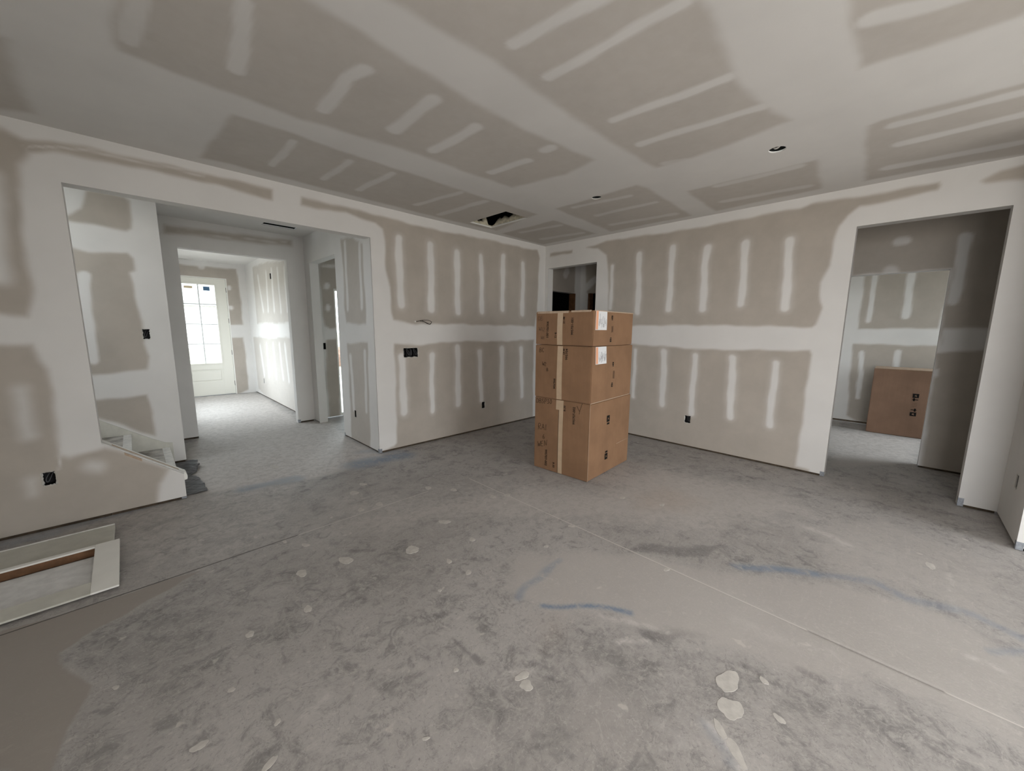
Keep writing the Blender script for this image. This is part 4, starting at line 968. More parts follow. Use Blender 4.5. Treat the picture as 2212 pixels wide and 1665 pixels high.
root = empty('loose_cable', (-2.357, 0.0, 1.523), label='thin dark cable loop poking out of the long wall above the switch box', cat='cable')
pts = [(0, 0.05, 0), (0, -0.01, 0.0), (0.05, -0.055, 0.014), (0.12, -0.075, 0.016), (0.165, -0.07, -0.002), (0.158, -0.06, -0.03), (0.12, -0.06, -0.026), (0.07, -0.05, 0.0), (0.03, -0.03, 0.006)]
MB().tube(spline(pts, 6), 0.0032, 6).build('cable_loop', M['wire'], root)
MB().tube(spline([(0.05, -0.05, 0.012), (0.10, -0.062, -0.012), (0.15, -0.062, -0.028), (0.175, -0.07, 0.0)], 6), 0.0028, 6).build('cable_end', M['wire'], root)
b = bmesh.new()
bmesh.ops.create_cone(b, cap_ends=True, segments=14, radius1=0.011, radius2=0.006, depth=0.01, matrix=Matrix.Translation((-0.012, -0.004, 0.0)) @ Matrix.Rotation(math.pi / 2, 4, 'X'))
me = bpy.data.meshes.new('plaster_plug')
b.to_mesh(me)
b.free()
link('plaster_plug', me, M['white_paint'], root)

# ---------------------------------------------------------------- staircase
st = empty('staircase', (-4.64, 0.645, 0.0), label='unfinished staircase rising left behind the raked knee wall', cat='staircase')
sl = Vector((-4.64, 0.645, 0))
RUN, RISE = 0.265, 0.19
for k in range(5):
    xr = -4.655 - RUN * k
    z = RISE * (k + 1)
    m = MB().box(xr - RUN - 0.02 - sl.x, xr + 0.022 - sl.x, 0.124 - sl.y, 1.148 - sl.y, z - 0.028, z, 0.006)
    tr = m.build('tread', M['tread'], st)
    MB().box(xr - 0.035 - sl.x, xr + 0.0245 - sl.x, 0.126 - sl.y, 1.147 - sl.y, z - 0.030, z + 0.0015, 0.003).build('nosing', M['nosing'], tr)
    MB().box(xr - 0.018 - sl.x, xr - sl.x, 0.124 - sl.y, 1.148 - sl.y, z - RISE, z - 0.028).build('riser', M['white_paint'], st)
sk = [(-4.605, 0.0), (-4.605, 0.232), (-4.66, 0.245), (-4.76, 0.307), (-6.0, 1.21), (-6.0, 0.8), (-4.9, 0.0)]
MB().prism([(p[0] - sl.x, p[1]) for p in sk], 'y', 1.149 - sl.y, 1.1675 - sl.y).build('skirt_board', M['board'], st)
# raked cap on the knee wall: rough strips of bead and compound
cap = empty('trim_3', (-4.603, 0.06, 0.218), label='rough white raked cap along the knee wall top', cat='trim', kind='structure')
def rake(xa, xb, y0, y1, lift, t):
    za, zb = (float(np.interp(x, [AL, -4.603], [0.570, 0.218])) for x in (xa, xb))
    return [(xa + 4.603, za - 0.218 + lift), (xb + 4.603, zb - 0.218 + lift), (xb + 4.603, zb - 0.218 + lift + t), (xa + 4.603, za - 0.218 + lift + t)]
MB().prism(rake(AL + 0.001, -4.600, 0, 0, 0.001, 0.010), 'y', -0.062, -0.03).build('bead_strip', M['nosing'], cap)
MB().prism(rake(AL + 0.001, -4.600, 0, 0, 0.001, 0.006), 'y', -0.03, 0.062).build('cap_board', M['white_paint'], cap)
MB().prism(rake(AL + 0.05, -4.63, 0, 0, 0.006, 0.008), 'y', -0.022, -0.006).build('bead_strip', M['torn'], cap)
MB().prism(rake(-4.93, -4.84, 0, 0, -0.022, 0.02), 'y', -0.066, -0.0605).build('loose_tape', M['torn'], cap)
m = MB()
arc = [(0.0, 0.012)] + [(0.022 * math.sin(t), -0.03 + 0.042 * math.cos(t)) for t in np.linspace(0.2, 2.2, 9)] + [(0.0, -0.058)]
m.prism(arc, 'y', -0.05, 0.045)
m.build('rounded_end', M['white_paint'], cap)

# crumpled dark sheet at the foot of the stair
def crumpled():
    b = bmesh.new()
    ys = np.linspace(0.06, 1.145, 60)
    prof_y = [0.06, 0.10, 0.36, 0.40, 0.56, 0.60, 0.70, 0.84, 1.0, 1.145]
    prof_x = [-4.462, -4.455, -4.462, -4.468, -4.485, -4.525, -4.475, -4.428, -4.436, -4.425]
    rows = []
    for j, y in enumerate(ys):
        xr = np.interp(y, prof_y, prof_x)
        row = []
        for i in range(15):
            t = i / 14
            x = -4.628 + (xr + 4.628) * t
            fold = 0.042 * math.exp(-((y - 0.70 - 0.25 * (t - 0.5)) / 0.07) ** 2) * (0.4 + 0.6 * t)
            z = 0.006 + fold + 0.006 * math.sin(y * 41 + t * 3) * math.sin(t * 7 + y * 5) + 0.004 * math.sin(y * 83 + t * 11)
            row.append(b.verts.new((x + 0.004 * math.sin(y * 30), y, max(0.004, z))))
        rows.append(row)
    for r0, r1 in zip(rows[:-1], rows[1:]):
        for k in range(14):
            f = b.faces.new((r0[k], r0[k + 1], r1[k + 1], r1[k]))
            f.smooth = True
    me = bpy.data.meshes.new('crumpled_sheet')
    b.to_mesh(me)
    b.free()
    o = link('crumpled_sheet', me, M['felt'])
    s = o.modifiers.new('thickness', 'SOLIDIFY')
    s.thickness = 0.003
    s.offset = 1
    tag(o, 'crumpled dark grey floor protection sheet at the foot of the stair', 'sheet')
crumpled()

# ---------------------------------------------------------------- front door
d = empty('door_1', (-3.755, 5.99, 0.0), label='cream front door with eight glass panes, seen through the foyer', cat='door', kind='structure')
DX0, DX1, DZ1 = -0.457, 0.457, 2.415
GX0, GX1, GZ0, GZ1 = -0.272, 0.272, 0.682, 2.288
m = MB()
m.box(DX0, GX0, -0.022, 0.022, 0.012, DZ1, 0.002).box(GX1, DX1, -0.022, 0.022, 0.012, DZ1, 0.002)
m.box(GX0, GX1, -0.022, 0.022, GZ1, DZ1).box(GX0, GX1, -0.022, 0.022, 0.552, GZ0)
m.box(GX0, GX1, -0.022, 0.022, 0.012, 0.295)
m.box(GX0, GX1, -0.012, 0.012, 0.295, 0.552)
m.build('door_slab', M['door_paint'], d)
MB().box(GX0 + 0.03, GX1 - 0.03, -0.020, -0.010, 0.325, 0.522, 0.006).build('raised_panel', M['door_paint'], d)
m = MB()
for (a, b_, c, e) in ((GX0 - 0.025, GX0 + 0.004, GZ0 - 0.025, GZ1 + 0.025), (GX1 - 0.004, GX1 + 0.025, GZ0 - 0.025, GZ1 + 0.025)):
    m.box(a, b_, -0.030, -0.021, c, e, 0.003)
m.box(GX0, GX1, -0.030, -0.021, GZ0 - 0.025, GZ0 + 0.004, 0.003).box(GX0, GX1, -0.030, -0.021, GZ1 - 0.004, GZ1 + 0.025, 0.003)
m.build('glass_stop', M['door_paint'], d)
zz = [GZ0, 1.087, 1.490, 1.895, GZ1]
for c in range(2):
    for r in range(4):
        MB().box((GX0, 0.003)[c], (-0.003, GX1)[c], -0.003, 0.003, zz[r] + 0.002, zz[r + 1] - 0.002).build('pane', M['glass'], d)
MB().box(-0.010, 0.010, -0.014, 0.014, GZ0, GZ1, 0.002).build('muntin', M['muntin'], d)
for z in zz[1:4]:
    MB().box(GX0, GX1, -0.013, 0.013, z - 0.009, z + 0.009, 0.002).build('muntin', M['muntin'], d)
for z in (0.237, 0.90, 1.565, 2.20):
    h = MB().tube([(DX1 + 0.006, -0.03, z - 0.05), (DX1 + 0.006, -0.03, z + 0.05)], 0.008, 10)
    h.box(DX1 - 0.002, DX1 + 0.02, -0.026, -0.022, z - 0.05, z + 0.05)
    h.build('hinge', M['hinge'], d)
m = MB()
m.box(DX1 + 0.004, DX1 + 0.023, -0.038, 0.078, 0.0, 2.434).box(DX0 - 0.023, DX0 - 0.004, -0.038, 0.078, 0.0, 2.434).box(DX0 - 0.004, DX1 + 0.004, -0.038, 0.078, DZ1 + 0.002, 2.434)
m.build('door_frame', M['white_paint'], d)
MB().box(DX0, DX1, -0.03, 0.07, 0.0005, 0.010).build('threshold', M['bead'], d)
MB().box(0.085, 0.190, -0.006, -0.0035, 2.17, 2.25).build('blue_sticker', M['blue_label'], d)
MB().box(-0.215, -0.085, -0.006, -0.0035, 2.20, 2.245).build('yellow_sticker', M['yellow_label'], d)

# glazed side room door
g = empty('door_2', (-2.03, 2.26, 0.03), label='bright glazed door glimpsed through the narrow hall doorway', cat='door', kind='structure')
m = MB()
m.box(-0.455, -0.43, -0.03, 0.03, 0.0, 2.01).box(0.43, 0.455, -0.03, 0.03, 0.0, 2.01).box(-0.43, 0.43, -0.03, 0.03, 1.985, 2.01).box(-0.43, 0.43, -0.03, 0.03, 0.0, 0.03)
m.build('door_frame', M['white_paint'], g)
MB().box(-0.43, 0.43, -0.003, 0.003, 0.03, 1.985).build('pane', M['glass'], g)

w = empty('added_window', (-0.85, 2.26, 0.62), label='unseen window added to light the side room beside the glazed door', cat='window', kind='structure')  # added out of view to brighten the side room
MB().box(-0.445, -0.40, -0.03, 0.03, 0.0, 1.525).box(0.40, 0.445, -0.03, 0.03, 0.0, 1.525).box(-0.40, 0.40, -0.03, 0.03, 0.0, 0.045).box(-0.40, 0.40, -0.03, 0.03, 1.48, 1.525).box(-0.40, 0.40, -0.025, 0.025, 0.74, 0.785).build('window_frame', M['white_paint'], w)
for z0_, z1_ in ((0.045, 0.74), (0.785, 1.48)):
    MB().box(-0.40, 0.40, -0.003, 0.003, z0_, z1_).build('pane', M['glass'], w)

# ---------------------------------------------------------------- outside
gr = MB().box(-80, 80, -80, 120, -0.35, -0.2).build('ground', M['lawn'])
tag(gr, 'yard outside the house', 'ground', kind='structure')
pr = MB().box(-5.2, 0.8, 6.1, 8.0, -0.2, -0.02).box(-2.8, 0.8, 2.33, 6.1, -0.2, -0.02).build('porch', M['siding'])
tag(pr, 'pale porch slab outside the front door', 'porch', kind='structure')
nh = empty('neighbor_house', (-1.0, 34.0, -0.2), label='pale house across the street seen through the front door glass', cat='house')
MB().box(-6, 6, 0, 8, 0, 3.2).build('house_wall', M['siding'], nh)
MB().prism([(-6.5, 3.2), (6.5, 3.2), (0.0, 6.3)], 'y', -0.4, 8.4).build('house_roof', M['shingle'], nh)
for wx in (-4.3, -1.8, 1.2, 3.8):
    MB().box(wx - 0.55, wx + 0.55, -0.06, 0.02, 0.9, 2.4).build('house_window', M['far_glass'], nh)
b = bmesh.new()
bmesh.ops.create_icosphere(b, subdivisions=3, radius=1.0)
for v in b.verts:
    v.co.x *= 2.2; v.co.y *= 1.4; v.co.z = max(0, v.co.z) * 0.75 + 0.05 * math.sin(v.co.x * 5)
me = bpy.data.meshes.new('dirt_mound')
b.to_mesh(me)
b.free()
o = link('dirt_mound', me, M['dirt'], None, (1.9, 14.0, -0.2))
tag(o, 'brown dirt heap outside beyond the side room glass', 'dirt heap')

# ---------------------------------------------------------------- white frame and board on the floor
fr = empty('white_panel_frame', (-5.7, -0.92, 0.0), label='white flat frame with a rectangular cutout lying on the floor by the wall', cat='frame')
f0 = Vector((-5.7, -0.92, 0))
X1, XI, YN, YNI, YFI, YF = -4.988, -5.097, -1.204, -1.086, -0.680, -0.650
ZN, ZF = 0.020, 0.064
tilt = (ZF - ZN) / (YF - YN)                    # the far side rests on lumber, the near edge almost on the slab
def tilted(name, x0, x1, y0, y1, mat, th=0.010):
    b = bmesh.new()
    bmesh.ops.create_cube(b, size=1.0)
    for v in b.verts:
        x = x0 if v.co.x < 0 else x1
        y = y0 if v.co.y < 0 else y1
        z = ZN + (y - YN) * tilt - (th if v.co.z < 0 else 0)
        v.co = (x - f0.x, y - f0.y, z)
    bmesh.ops.bevel(b, geom=list(b.edges), offset=0.0015, segments=2, affect='EDGES')
    me = bpy.data.meshes.new(name)
    b.to_mesh(me)
    b.free()
    return link(name, me, mat, fr)
def fbox(x0, x1, y0, y1, z0, z1, bev=0.002):
    return MB().box(x0 - f0.x, x1 - f0.x, y0 - f0.y, y1 - f0.y, z0, z1, bev)
tilted('stile', XI, X1, YN, YF, M['white_paint'])
tilted('near_rail', -6.5, XI, YN, YNI, M['board'])
tilted('far_rail', -6.5, XI, YFI, YF, M['white_paint'])
fbox(-6.5, X1 - 0.006, YFI + 0.004, YF - 0.002, 0.001, 0.051).build('wood_core', M['wood'], fr)
fbox(-5.47, XI + 0.03, YNI - 0.03, YFI - 0.02, 0.002, 0.009).build('inner_board', M['panel_white'], fr)
fbox(-6.45, -5.482, YNI - 0.03, YFI - 0.02, 0.002, 0.009).build('inner_board', M['panel_white'], fr)
bd = MB().box(-0.8, 0.68, -0.155, 0.150, 0.0, 0.028, 0.003).build('cream_board', M['board'], None, (-5.70, -0.425, 0.003))
tag(bd, 'long dusty cream board lying flat against the frame beside the wall', 'board')
lp = MB().box(-0.8, 0.68, 0.138, 0.1505, 0.028, 0.034, 0.002).build('raised_edge', M['nosing'], bd)

# ---------------------------------------------------------------- cartons
def text_mesh(body, size, bold=0.0):
    cu = bpy.data.curves.new('printed_text', 'FONT')
    cu.body = body
    cu.size = size
    cu.extrude = 0.0003
    cu.offset = bold
    cu.align_x = 'CENTER'
    cu.align_y = 'CENTER'
    cu.resolution_u = 3
    ob = bpy.data.objects.new('printed_text', cu)
    COL.objects.link(ob)
    dg = bpy.context.evaluated_depsgraph_get()
    me = bpy.data.meshes.new_from_object(ob.evaluated_get(dg))
    bpy.data.objects.remove(ob)
    bpy.data.curves.remove(cu)
    return me

STROKES = {
    'D': [[(0, 0), (0.05, 1), (0.45, 0.85), (0.6, 0.5), (0.45, 0.1), (0, 0)]],
    'B': [[(0, 0), (0.05, 1), (0.45, 0.9), (0.4, 0.6), (0.08, 0.52), (0.5, 0.4), (0.48, 0.08), (0, 0)]],
    'S': [[(0.5, 0.9), (0.15, 0.95), (0.1, 0.6), (0.45, 0.45), (0.42, 0.08), (0.0, 0.05)]],
    'P': [[(0.05, -0.1), (0.1, 1), (0.5, 0.9), (0.48, 0.55), (0.1, 0.48)]],
    '3': [[(0, 0.95), (0.45, 0.9), (0.2, 0.55), (0.5, 0.3), (0.3, 0.0), (0, 0.1)]],
    '0': [[(0.25, 1), (0.0, 0.5), (0.2, 0.0), (0.5, 0.45), (0.3, 1), (0.2, 0.98)]],
    'R': [[(0.05, -0.05), (0.1, 1), (0.5, 0.92), (0.46, 0.58), (0.1, 0.5), (0.55, 0.0)]],
    'A': [[(0, 0), (0.28, 1), (0.55, 0)], [(0.1, 0.4), (0.5, 0.38)]],
    'I': [[(0.1, 1.0), (0.08, 0)]],
    '6': [[(0.4, 1), (0.1, 0.5), (0.15, 0.05), (0.48, 0.1), (0.45, 0.42), (0.12, 0.4)]],
    'W': [[(0, 1), (0.15, 0), (0.32, 0.6), (0.5, 0.02), (0.7, 1)]],
    'E': [[(0.5, 0.95), (0.08, 0.9), (0.05, 0.05), (0.5, 0.0)], [(0.06, 0.5), (0.4, 0.5)]],
    'N': [[(0.0, 0), (0.08, 1), (0.45, 0.05), (0.6, 1.05)]],
    '2': [[(0.0, 0.8), (0.25, 1.0), (0.45, 0.75), (0.02, 0.02), (0.5, 0.05)]],
    'C': [[(0.5, 0.85), (0.2, 0.95), (0.02, 0.5), (0.2, 0.05), (0.5, 0.12)]],
    'H': [[(0.0, 1), (0.05, 0)], [(0.45, 1), (0.42, 0)], [(0.03, 0.5), (0.44, 0.55)]],
    'V': [[(0, 0.78), (0.2, 0.42), (0.38, 0.2)], [(0.66, 1.15), (0.42, 0.4), (0.32, -0.1)]],
}
def handwriting(word, size, pos, slope, parent, r=0.0019, mat='marker'):
    """pos(s, z) -> local point on the carton face; writes left to right along s"""
    m = MB()
    for i, ch in enumerate(word[2]):
        for stv in STROKES.get(ch, ()):
            pts = [pos(word[0] + (i * 0.78 + p[0]) * size, word[1] + (p[1] + slope * (i * 0.78 + p[0])) * size) for p in stv]
            m.tube(spline(pts, 4), r, 5)
    return m.build('handwriting', M[mat], parent)

TH = math.radians(3.2)
EX, EY = Vector((math.cos(TH), math.sin(TH), 0)), Vector((-math.sin(TH), math.cos(TH), 0))
FC = Vector((-1.851, -2.158, 0))
def carton(z0, z1, lx, ly, dx, dy, rot, label, bulge):
    base = FC + EX * (lx / 2 + dx) + EY * (ly / 2 + dy)
    root = empty('cardboard_carton', (base.x, base.y, z0), TH + rot, label, 'carton', 'stack of brown cartons')
    hx, hy, hz = lx / 2, ly / 2, z1 - z0
    b = bmesh.new()
    bmesh.ops.create_grid(b, x_segments=1, y_segments=1, size=0.5)
    b.clear()
    bmesh.ops.create_cube(b, size=1.0)
    bmesh.ops.subdivide_edges(b, edges=list(b.edges), cuts=7, use_grid_fill=True)
    for v in b.verts:
        x, y, z = v.co
        kx, ky, kz = math.cos(x * math.pi), math.cos(y * math.pi), math.cos(z * math.pi)
        nx = x * 2 * hx + (math.copysign(bulge, x) * ky * kz if abs(abs(x) - 0.5) < 1e-4 else 0)
        ny = y * 2 * hy + (math.copysign(bulge * 0.7, y) * kx * kz if abs(abs(y) - 0.5) < 1e-4 else 0)
        v.co = (nx, ny, (z + 0.5) * hz)
    es = [e for e in b.edges if len(e.link_faces) == 2 and e.calc_face_angle(0) > 1.0]
    bmesh.ops.bevel(b, geom=es, offset=0.006, segments=2, affect='EDGES')
    me = bpy.data.meshes.new('carton_body')
    b.to_mesh(me)
    b.free()
    link('carton_body', me, M['cardboard'], root)
    return root, hx, hy, hz, bulge

def face_left(hx, hy, bulge, hz, off=0.0016):
    def pos(s, z, d=0.0):
        y = hy - s
        return Vector((-hx - off - d - bulge * math.cos(y / (2 * hy) * math.pi) * math.sin(max(0, min(1, z / hz)) * math.pi), y, z))
    return pos
def face_front(hx, hy, bulge, hz, off=0.0016):
    def pos(s, z, d=0.0):
        x = -hx + s
        return Vector((x, -hy - off - d - bulge * 0.7 * math.cos(x / (2 * hx) * math.pi) * math.sin(max(0, min(1, z / hz)) * math.pi), z))
    return pos

def put_text(name, body, size, p, mode, root, mat='ink', bold=0.0):
    me = text_mesh(body, size, bold)
    o = link(name, me, M[mat], root)
    me.materials.clear()
    me.materials.append(M[mat])
    if mode == 'down': X, Y = Vector((0, 0, -1)), Vector((0, -1, 0))
    elif mode == 'up': X, Y = Vector((0, 0, 1)), Vector((0, 1, 0))
    elif mode == 'front': X, Y = Vector((1, 0, 0)), Vector((0, 0, 1))
    elif mode == 'front_down': X, Y = Vector((0, 0, -1)), Vector((1, 0, 0))
    Z = X.cross(Y)
    o.matrix_local = Matrix(((X.x, Y.x, Z.x, p.x), (X.y, Y.y, Z.y, p.y), (X.z, Y.z, Z.z, p.z), (0, 0, 0, 1)))
    return o

def strip(pos, s0, s1, z0, z1, name, mat, root, nz=10, d=0.0, skew=0.0, th=0.0012):
    """thin sheet lying on a carton face"""
    b = bmesh.new()
    cols = []
    for i in range(nz + 1):
        z = z0 + (z1 - z0) * i / nz
        k = skew * (z - z0)
        cols.append([b.verts.new(pos(s0 + k, z, d)), b.verts.new(pos(s1 + k, z, d)), b.verts.new(pos(s1 + k, z, d + th)), b.verts.new(pos(s0 + k, z, d + th))])
    for a, c in zip(cols[:-1], cols[1:]):
        for k in range(4):
            b.faces.new((a[k], a[(k + 1) % 4], c[(k + 1) % 4], c[k]))
    b.faces.new(cols[0]); b.faces.new(list(reversed(cols[-1])))
    bmesh.ops.recalc_face_normals(b, faces=b.faces)
    me = bpy.data.meshes.new(name)
    b.to_mesh(me)
    b.free()
    return link(name, me, mat, root)

def label_sticker(pos, s0, s1, z0, z1, root, skew=0.0):
    o = strip(pos, s0, s1, z0, z1, 'shipping_label', M['sticker'], root, d=0.001, skew=skew)
    strip(pos, s0 + 0.004, s0 + 0.042, z0 + 0.004, z1 - 0.004, 'orange_band', M['orange'], o, d=0.0024, skew=skew, th=0.0006)
    m = MB()
    rr = random.Random(int(z0 * 1000))
    s = s0 + 0.055
    hh = z1 - z0
    while s < s1 - 0.012:
        a = z0 + hh * rr.uniform(0.08, 0.35)
        e = a + hh * rr.uniform(0.15, 0.5)
        wd = rr.choice((0.0012, 0.0016, 0.0034))
        p, q = pos(s + skew * (a - z0), a, 0.0023), pos(s + wd + skew * (a - z0), e, 0.0029)
        m.box(min(p.x, q.x), max(p.x, q.x), min(p.y, q.y) - 0.0003, max(p.y, q.y), a, e)
        s += rr.uniform(0.006, 0.011)
    m.build('label_print', M['label_ink'], o)['kind'] = 'stuff'

def care_mark(pos, s, z, root, size=0.03, flip=False, glass=False):
    """black handling symbol block: square with a pale triangle and a bar"""
    m = MB()
    dy = lambda p, t: p.y - t
    def blk(a0, a1, b0, b1, mi, t0=0.0, t1=0.0006):
        p = pos((a0 + a1) / 2, (b0 + b1) / 2)
        m.box(pos(a0, b0).x, pos(a1, b0).x, p.y - t1 - 0.0006, p.y - t0, b0, b1, 0, mi)
    sg = -1 if flip else 1
    h = size * 1.15
    blk(s, s + size, z - (0 if sg > 0 else -0) - h if sg > 0 else z, z if sg > 0 else z + h, 0)
    zb = z - h - size * 0.32 if sg > 0 else z + h + size * 0.32
    blk(s + size * 0.1, s + size * 0.95, zb - size * 0.16, zb + size * 0.16, 0)
    c0 = z - h / 2 if sg > 0 else z + h / 2
    p = pos(s + size / 2, c0)
    tri = [(pos(s + size * 0.30, c0).x, c0 - size * 0.18), (pos(s + size * 0.72, c0).x, c0 - size * 0.05), (pos(s + size * 0.38, c0).x, c0 + size * 0.26)]
    m.prism(tri, 'y', p.y - 0.0022, p.y - 0.0012, 1)
    return m.build('handling_mark', [M['ink'], M['cardboard']], root)

def faint_block(pos, s, z0, z1, root):
    m = MB()
    for k in range(4):
        ss = s + k * 0.009
        p = pos(ss, (z0 + z1) / 2)
        m.box(pos(ss, z0).x, pos(ss + 0.004, z0).x, p.y - 0.0008, p.y, z0 + random.uniform(0, 0.012), z1 - random.uniform(0, 0.012))
    m.build('small_print', M['faint_ink'], root)

# bottom carton
r1, hx, hy, hz, bl = carton(0.002, 0.756, 0.85, 0.650, 0, 0, 0, 'tall bottom carton of the stack, handwritten on its narrow side', 0.006)
L, Fp = face_left(hx, hy, bl, hz), face_front(hx, hy, bl, hz)
strip(L, 0.3045, 0.3085, 0.01, 0.735, 'flap_gap', M['gap'], r1, th=0.0006)
strip(L, 0.309, 0.358, 0.004, 0.752, 'tape', M['tape'], r1, 12)
strip(L, 0.272, 0.309, 0.655, 0.752, 'tape_end', M['tape'], r1, 4, d=0.0004)
put_text('printed_number', '995707-002', 0.036, L(0.158, 0.130), 'down', r1, bold=0.0006)
put_text('printed_number', 'B-30', 0.030, L(0.256, 0.075), 'down', r1, bold=0.0006)
put_text('printed_number', 'B-30', 0.030, L(0.374, 0.678), 'up', r1, bold=0.0006)
put_text('printed_number', '995707-002', 0.036, L(0.483, 0.622), 'up', r1, bold=0.0006)
handwriting((0.022, 0.690, 'DBSP30'), 0.044, L, 0.06, r1)
handwriting((0.052, 0.415, 'RAI'), 0.060, L, 0.05, r1)
handwriting((0.112, 0.325, '6'), 0.046, L, 0, r1)
handwriting((0.048, 0.225, 'WEN'), 0.056, L, 0.30, r1)
handwriting((0.512, 0.655, 'V'), 0.085, L, 0, r1)
care_mark(Fp, 0.330, 0.595, r1, 0.056)
care_mark(Fp, 0.320, 0.143, r1, 0.054, True)
strip(Fp, 0.0, 0.004, 0.0, 0.752, 'worn_edge', M['torn'], r1, 6, th=0.0004)
# a fold crease across the right side
m = MB().tube([Fp(0.56, 0.258), Fp(0.7, 0.262), Fp(0.846, 0.264)], 0.0016, 5)
m.build('crease', M['torn'], r1)

# middle carton
r2, hx, hy, hz, bl = carton(0.759, 1.288, 0.832, 0.655, -0.004, -0.003, 0.004, 'middle carton of the stack with a white and orange label', 0.007)
L, Fp = face_left(hx, hy, bl, hz), face_front(hx, hy, bl, hz)
Z = 0.759
strip(L, 0.276, 0.336, 0.004, 0.525, 'tape', M['tape'], r2, 12)
put_text('printed_number', '995704', 0.034, L(0.246, 0.914 - Z), 'down', r2, bold=0.0006)
put_text('printed_number', '995704', 0.036, L(0.383, 1.208 - Z), 'up', r2, bold=0.0006)
put_text('printed_number', 'LB-48', 0.024, L(0.350, 1.232 - Z), 'up', r2, bold=0.0006)
handwriting((0.055, 1.215 - Z, 'BC'), 0.042, L, 0.05, r2)
handwriting((0.095, 1.085 - Z, 'W2'), 0.036, L, -0.1, r2)
handwriting((0.150, 1.030 - Z, 'B'), 0.030, L, 0, r2)
label_sticker(Fp, 0.060, 0.262, 1.124 - Z, 1.286 - Z, r2, skew=-0.05)
care_mark(Fp, 0.388, 1.129 - Z, r2, 0.026)
faint_block(Fp, 0.408, 0.960 - Z, 1.048 - Z, r2)
care_mark(Fp, 0.385, 0.882 - Z, r2, 0.026, True)
strip(Fp, 0.0, 0.80, 0.001, 0.007, 'worn_edge', M['torn'], r2, 2, th=0.002)
# top carton
r3, hx, hy, hz, bl = carton(1.292, 1.614, 0.795, 0.660, 0.004, -0.004, -0.004, 'shallow top carton of the stack, taped over its upper edge', 0.006)
L, Fp = face_left(hx, hy, bl, hz), face_front(hx, hy, bl, hz)
Z = 1.292
strip(L, 0.268, 0.330, 0.003, 0.321, 'tape', M['tape'], r3, 10)
MB().box(-hx - 0.003, -hx + 0.20, hy - 0.330, hy - 0.268, hz, hz + 0.0015).build('tape_end', M['tape'], r3)
m = MB()
m.box(-hx - 0.0035, -hx + 0.012, -0.06, hy - 0.02, hz - 0.018, hz + 0.004, 0.002).box(-hx - 0.0035, -hx + 0.012, -hy + 0.03, -0.09, hz - 0.012, hz + 0.005, 0.002)
m.build('worn_edge', M['torn'], r3)
MB().box(-hx + 0.02, hx, -hy - 0.004, -hy + 0.006, hz - 0.006, hz + 0.0035, 0.002).build('worn_edge', M['torn'], r3)
put_text('printed_number', '995701-001', 0.034, L(0.149, 1.438 - Z), 'down', r3, bold=0.0006)
put_text('printed_number', 'B-12', 0.028, L(0.249, 1.387 - Z), 'down', r3, bold=0.0006)
put_text('printed_number', '21-48', 0.028, L(0.345, 1.530 - Z), 'up', r3, bold=0.0006)
put_text('printed_number', '995701-001', 0.034, L(0.440, 1.474 - Z), 'up', r3, bold=0.0006)
handwriting((0.030, 1.530 - Z, 'DB'), 0.040, L, 0, r3, 0.0018, 'faint_ink')
handwriting((0.040, 1.430 - Z, 'WA2'), 0.036, L, -0.1, r3, 0.0018, 'faint_ink')
handwriting((0.070, 1.345 - Z, 'WH'), 0.030, L, 0, r3, 0.0018, 'faint_ink')
label_sticker(Fp, 0.030, 0.232, 1.440 - Z, 1.616 - Z, r3, skew=0.03)
care_mark(Fp, 0.325, 1.577 - Z, r3, 0.026)
faint_block(Fp, 0.330, 1.413 - Z, 1.486 - Z, r3)
care_mark(Fp, 0.312, 1.327 - Z, r3, 0.026, True)

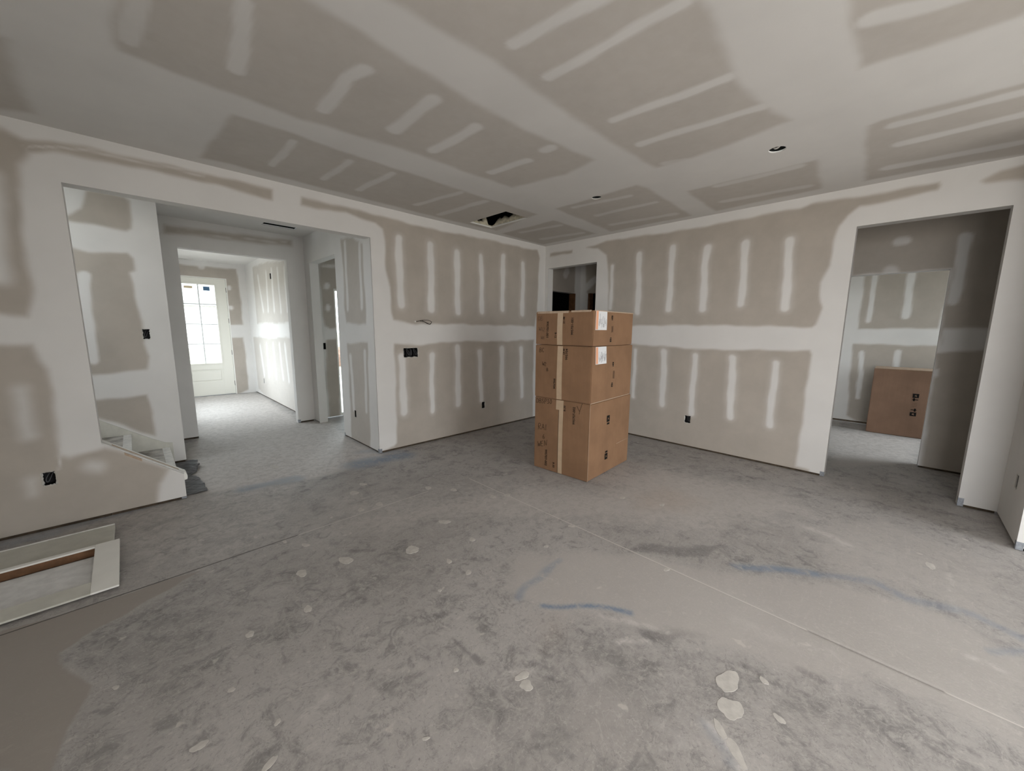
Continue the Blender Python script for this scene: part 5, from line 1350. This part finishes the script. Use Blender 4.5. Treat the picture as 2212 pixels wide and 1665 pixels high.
# carton standing in the far room
cr = empty('cardboard_carton', (2.945, -4.40, 0.0), 0.0, 'single carton standing against the far room wall', 'carton')
b = bmesh.new()
bmesh.ops.create_cube(b, size=1.0)
for v in b.verts:
    v.co = (v.co.x * 0.45, v.co.y * 1.0, (v.co.z + 0.5) * 0.93 + 0.002)
bmesh.ops.bevel(b, geom=list(b.edges), offset=0.006, segments=2, affect='EDGES')
me = bpy.data.meshes.new('carton_body')
b.to_mesh(me)
b.free()
link('carton_body', me, M['cardboard_red'], cr)
MB().box(-0.222, 0.222, -0.497, 0.497, 0.930, 0.936, 0.001).build('lid_edge', M['torn'], cr)
for (z0, z1, y0, y1) in ((0.555, 0.612, -0.36, -0.30), (0.508, 0.545, -0.356, -0.304), (0.394, 0.356, -0.356, -0.304), (0.300, 0.345, -0.36, -0.30)):
    pass
def rear_mark(yc, z0, z1, notch):
    m = MB()
    y0, y1 = yc - 0.030 + 0.38, yc + 0.030 + 0.38
    y0, y1 = yc - 0.030, yc + 0.030
    xf = -0.2265
    m.box(xf - 0.0012, xf, y0, y1, z0, z1)
    if notch:
        zc = (z0 + z1) / 2
        m.prism([(yc - 0.012, zc - 0.014), (yc + 0.014, zc - 0.004), (yc - 0.002, zc + 0.016)], 'x', xf - 0.002, xf - 0.0011, 1)
    m.build('handling_mark', [M['ink'], M['cardboard_red']], cr)
yc = -4.348 + 4.40
rear_mark(yc, 0.558, 0.614, True)
m = MB(); m.box(-0.2277, -0.2265, yc - 0.028, yc + 0.028, 0.526, 0.536).box(-0.2277, -0.2265, yc + 0.004, yc + 0.020, 0.512, 0.552); m.build('handling_mark', M['ink'], cr)
m = MB()
for k in range(3):
    m.box(-0.2272, -0.2265, yc - 0.024, yc + 0.024, 0.435 + k * 0.022, 0.441 + k * 0.022)
m.build('small_print', M['faint_ink'], cr)
m = MB(); m.box(-0.2277, -0.2265, yc - 0.028, yc + 0.028, 0.384, 0.394).box(-0.2277, -0.2265, yc - 0.020, yc - 0.004, 0.368, 0.410); m.build('handling_mark', M['ink'], cr)
rear_mark(yc, 0.304, 0.358, True)
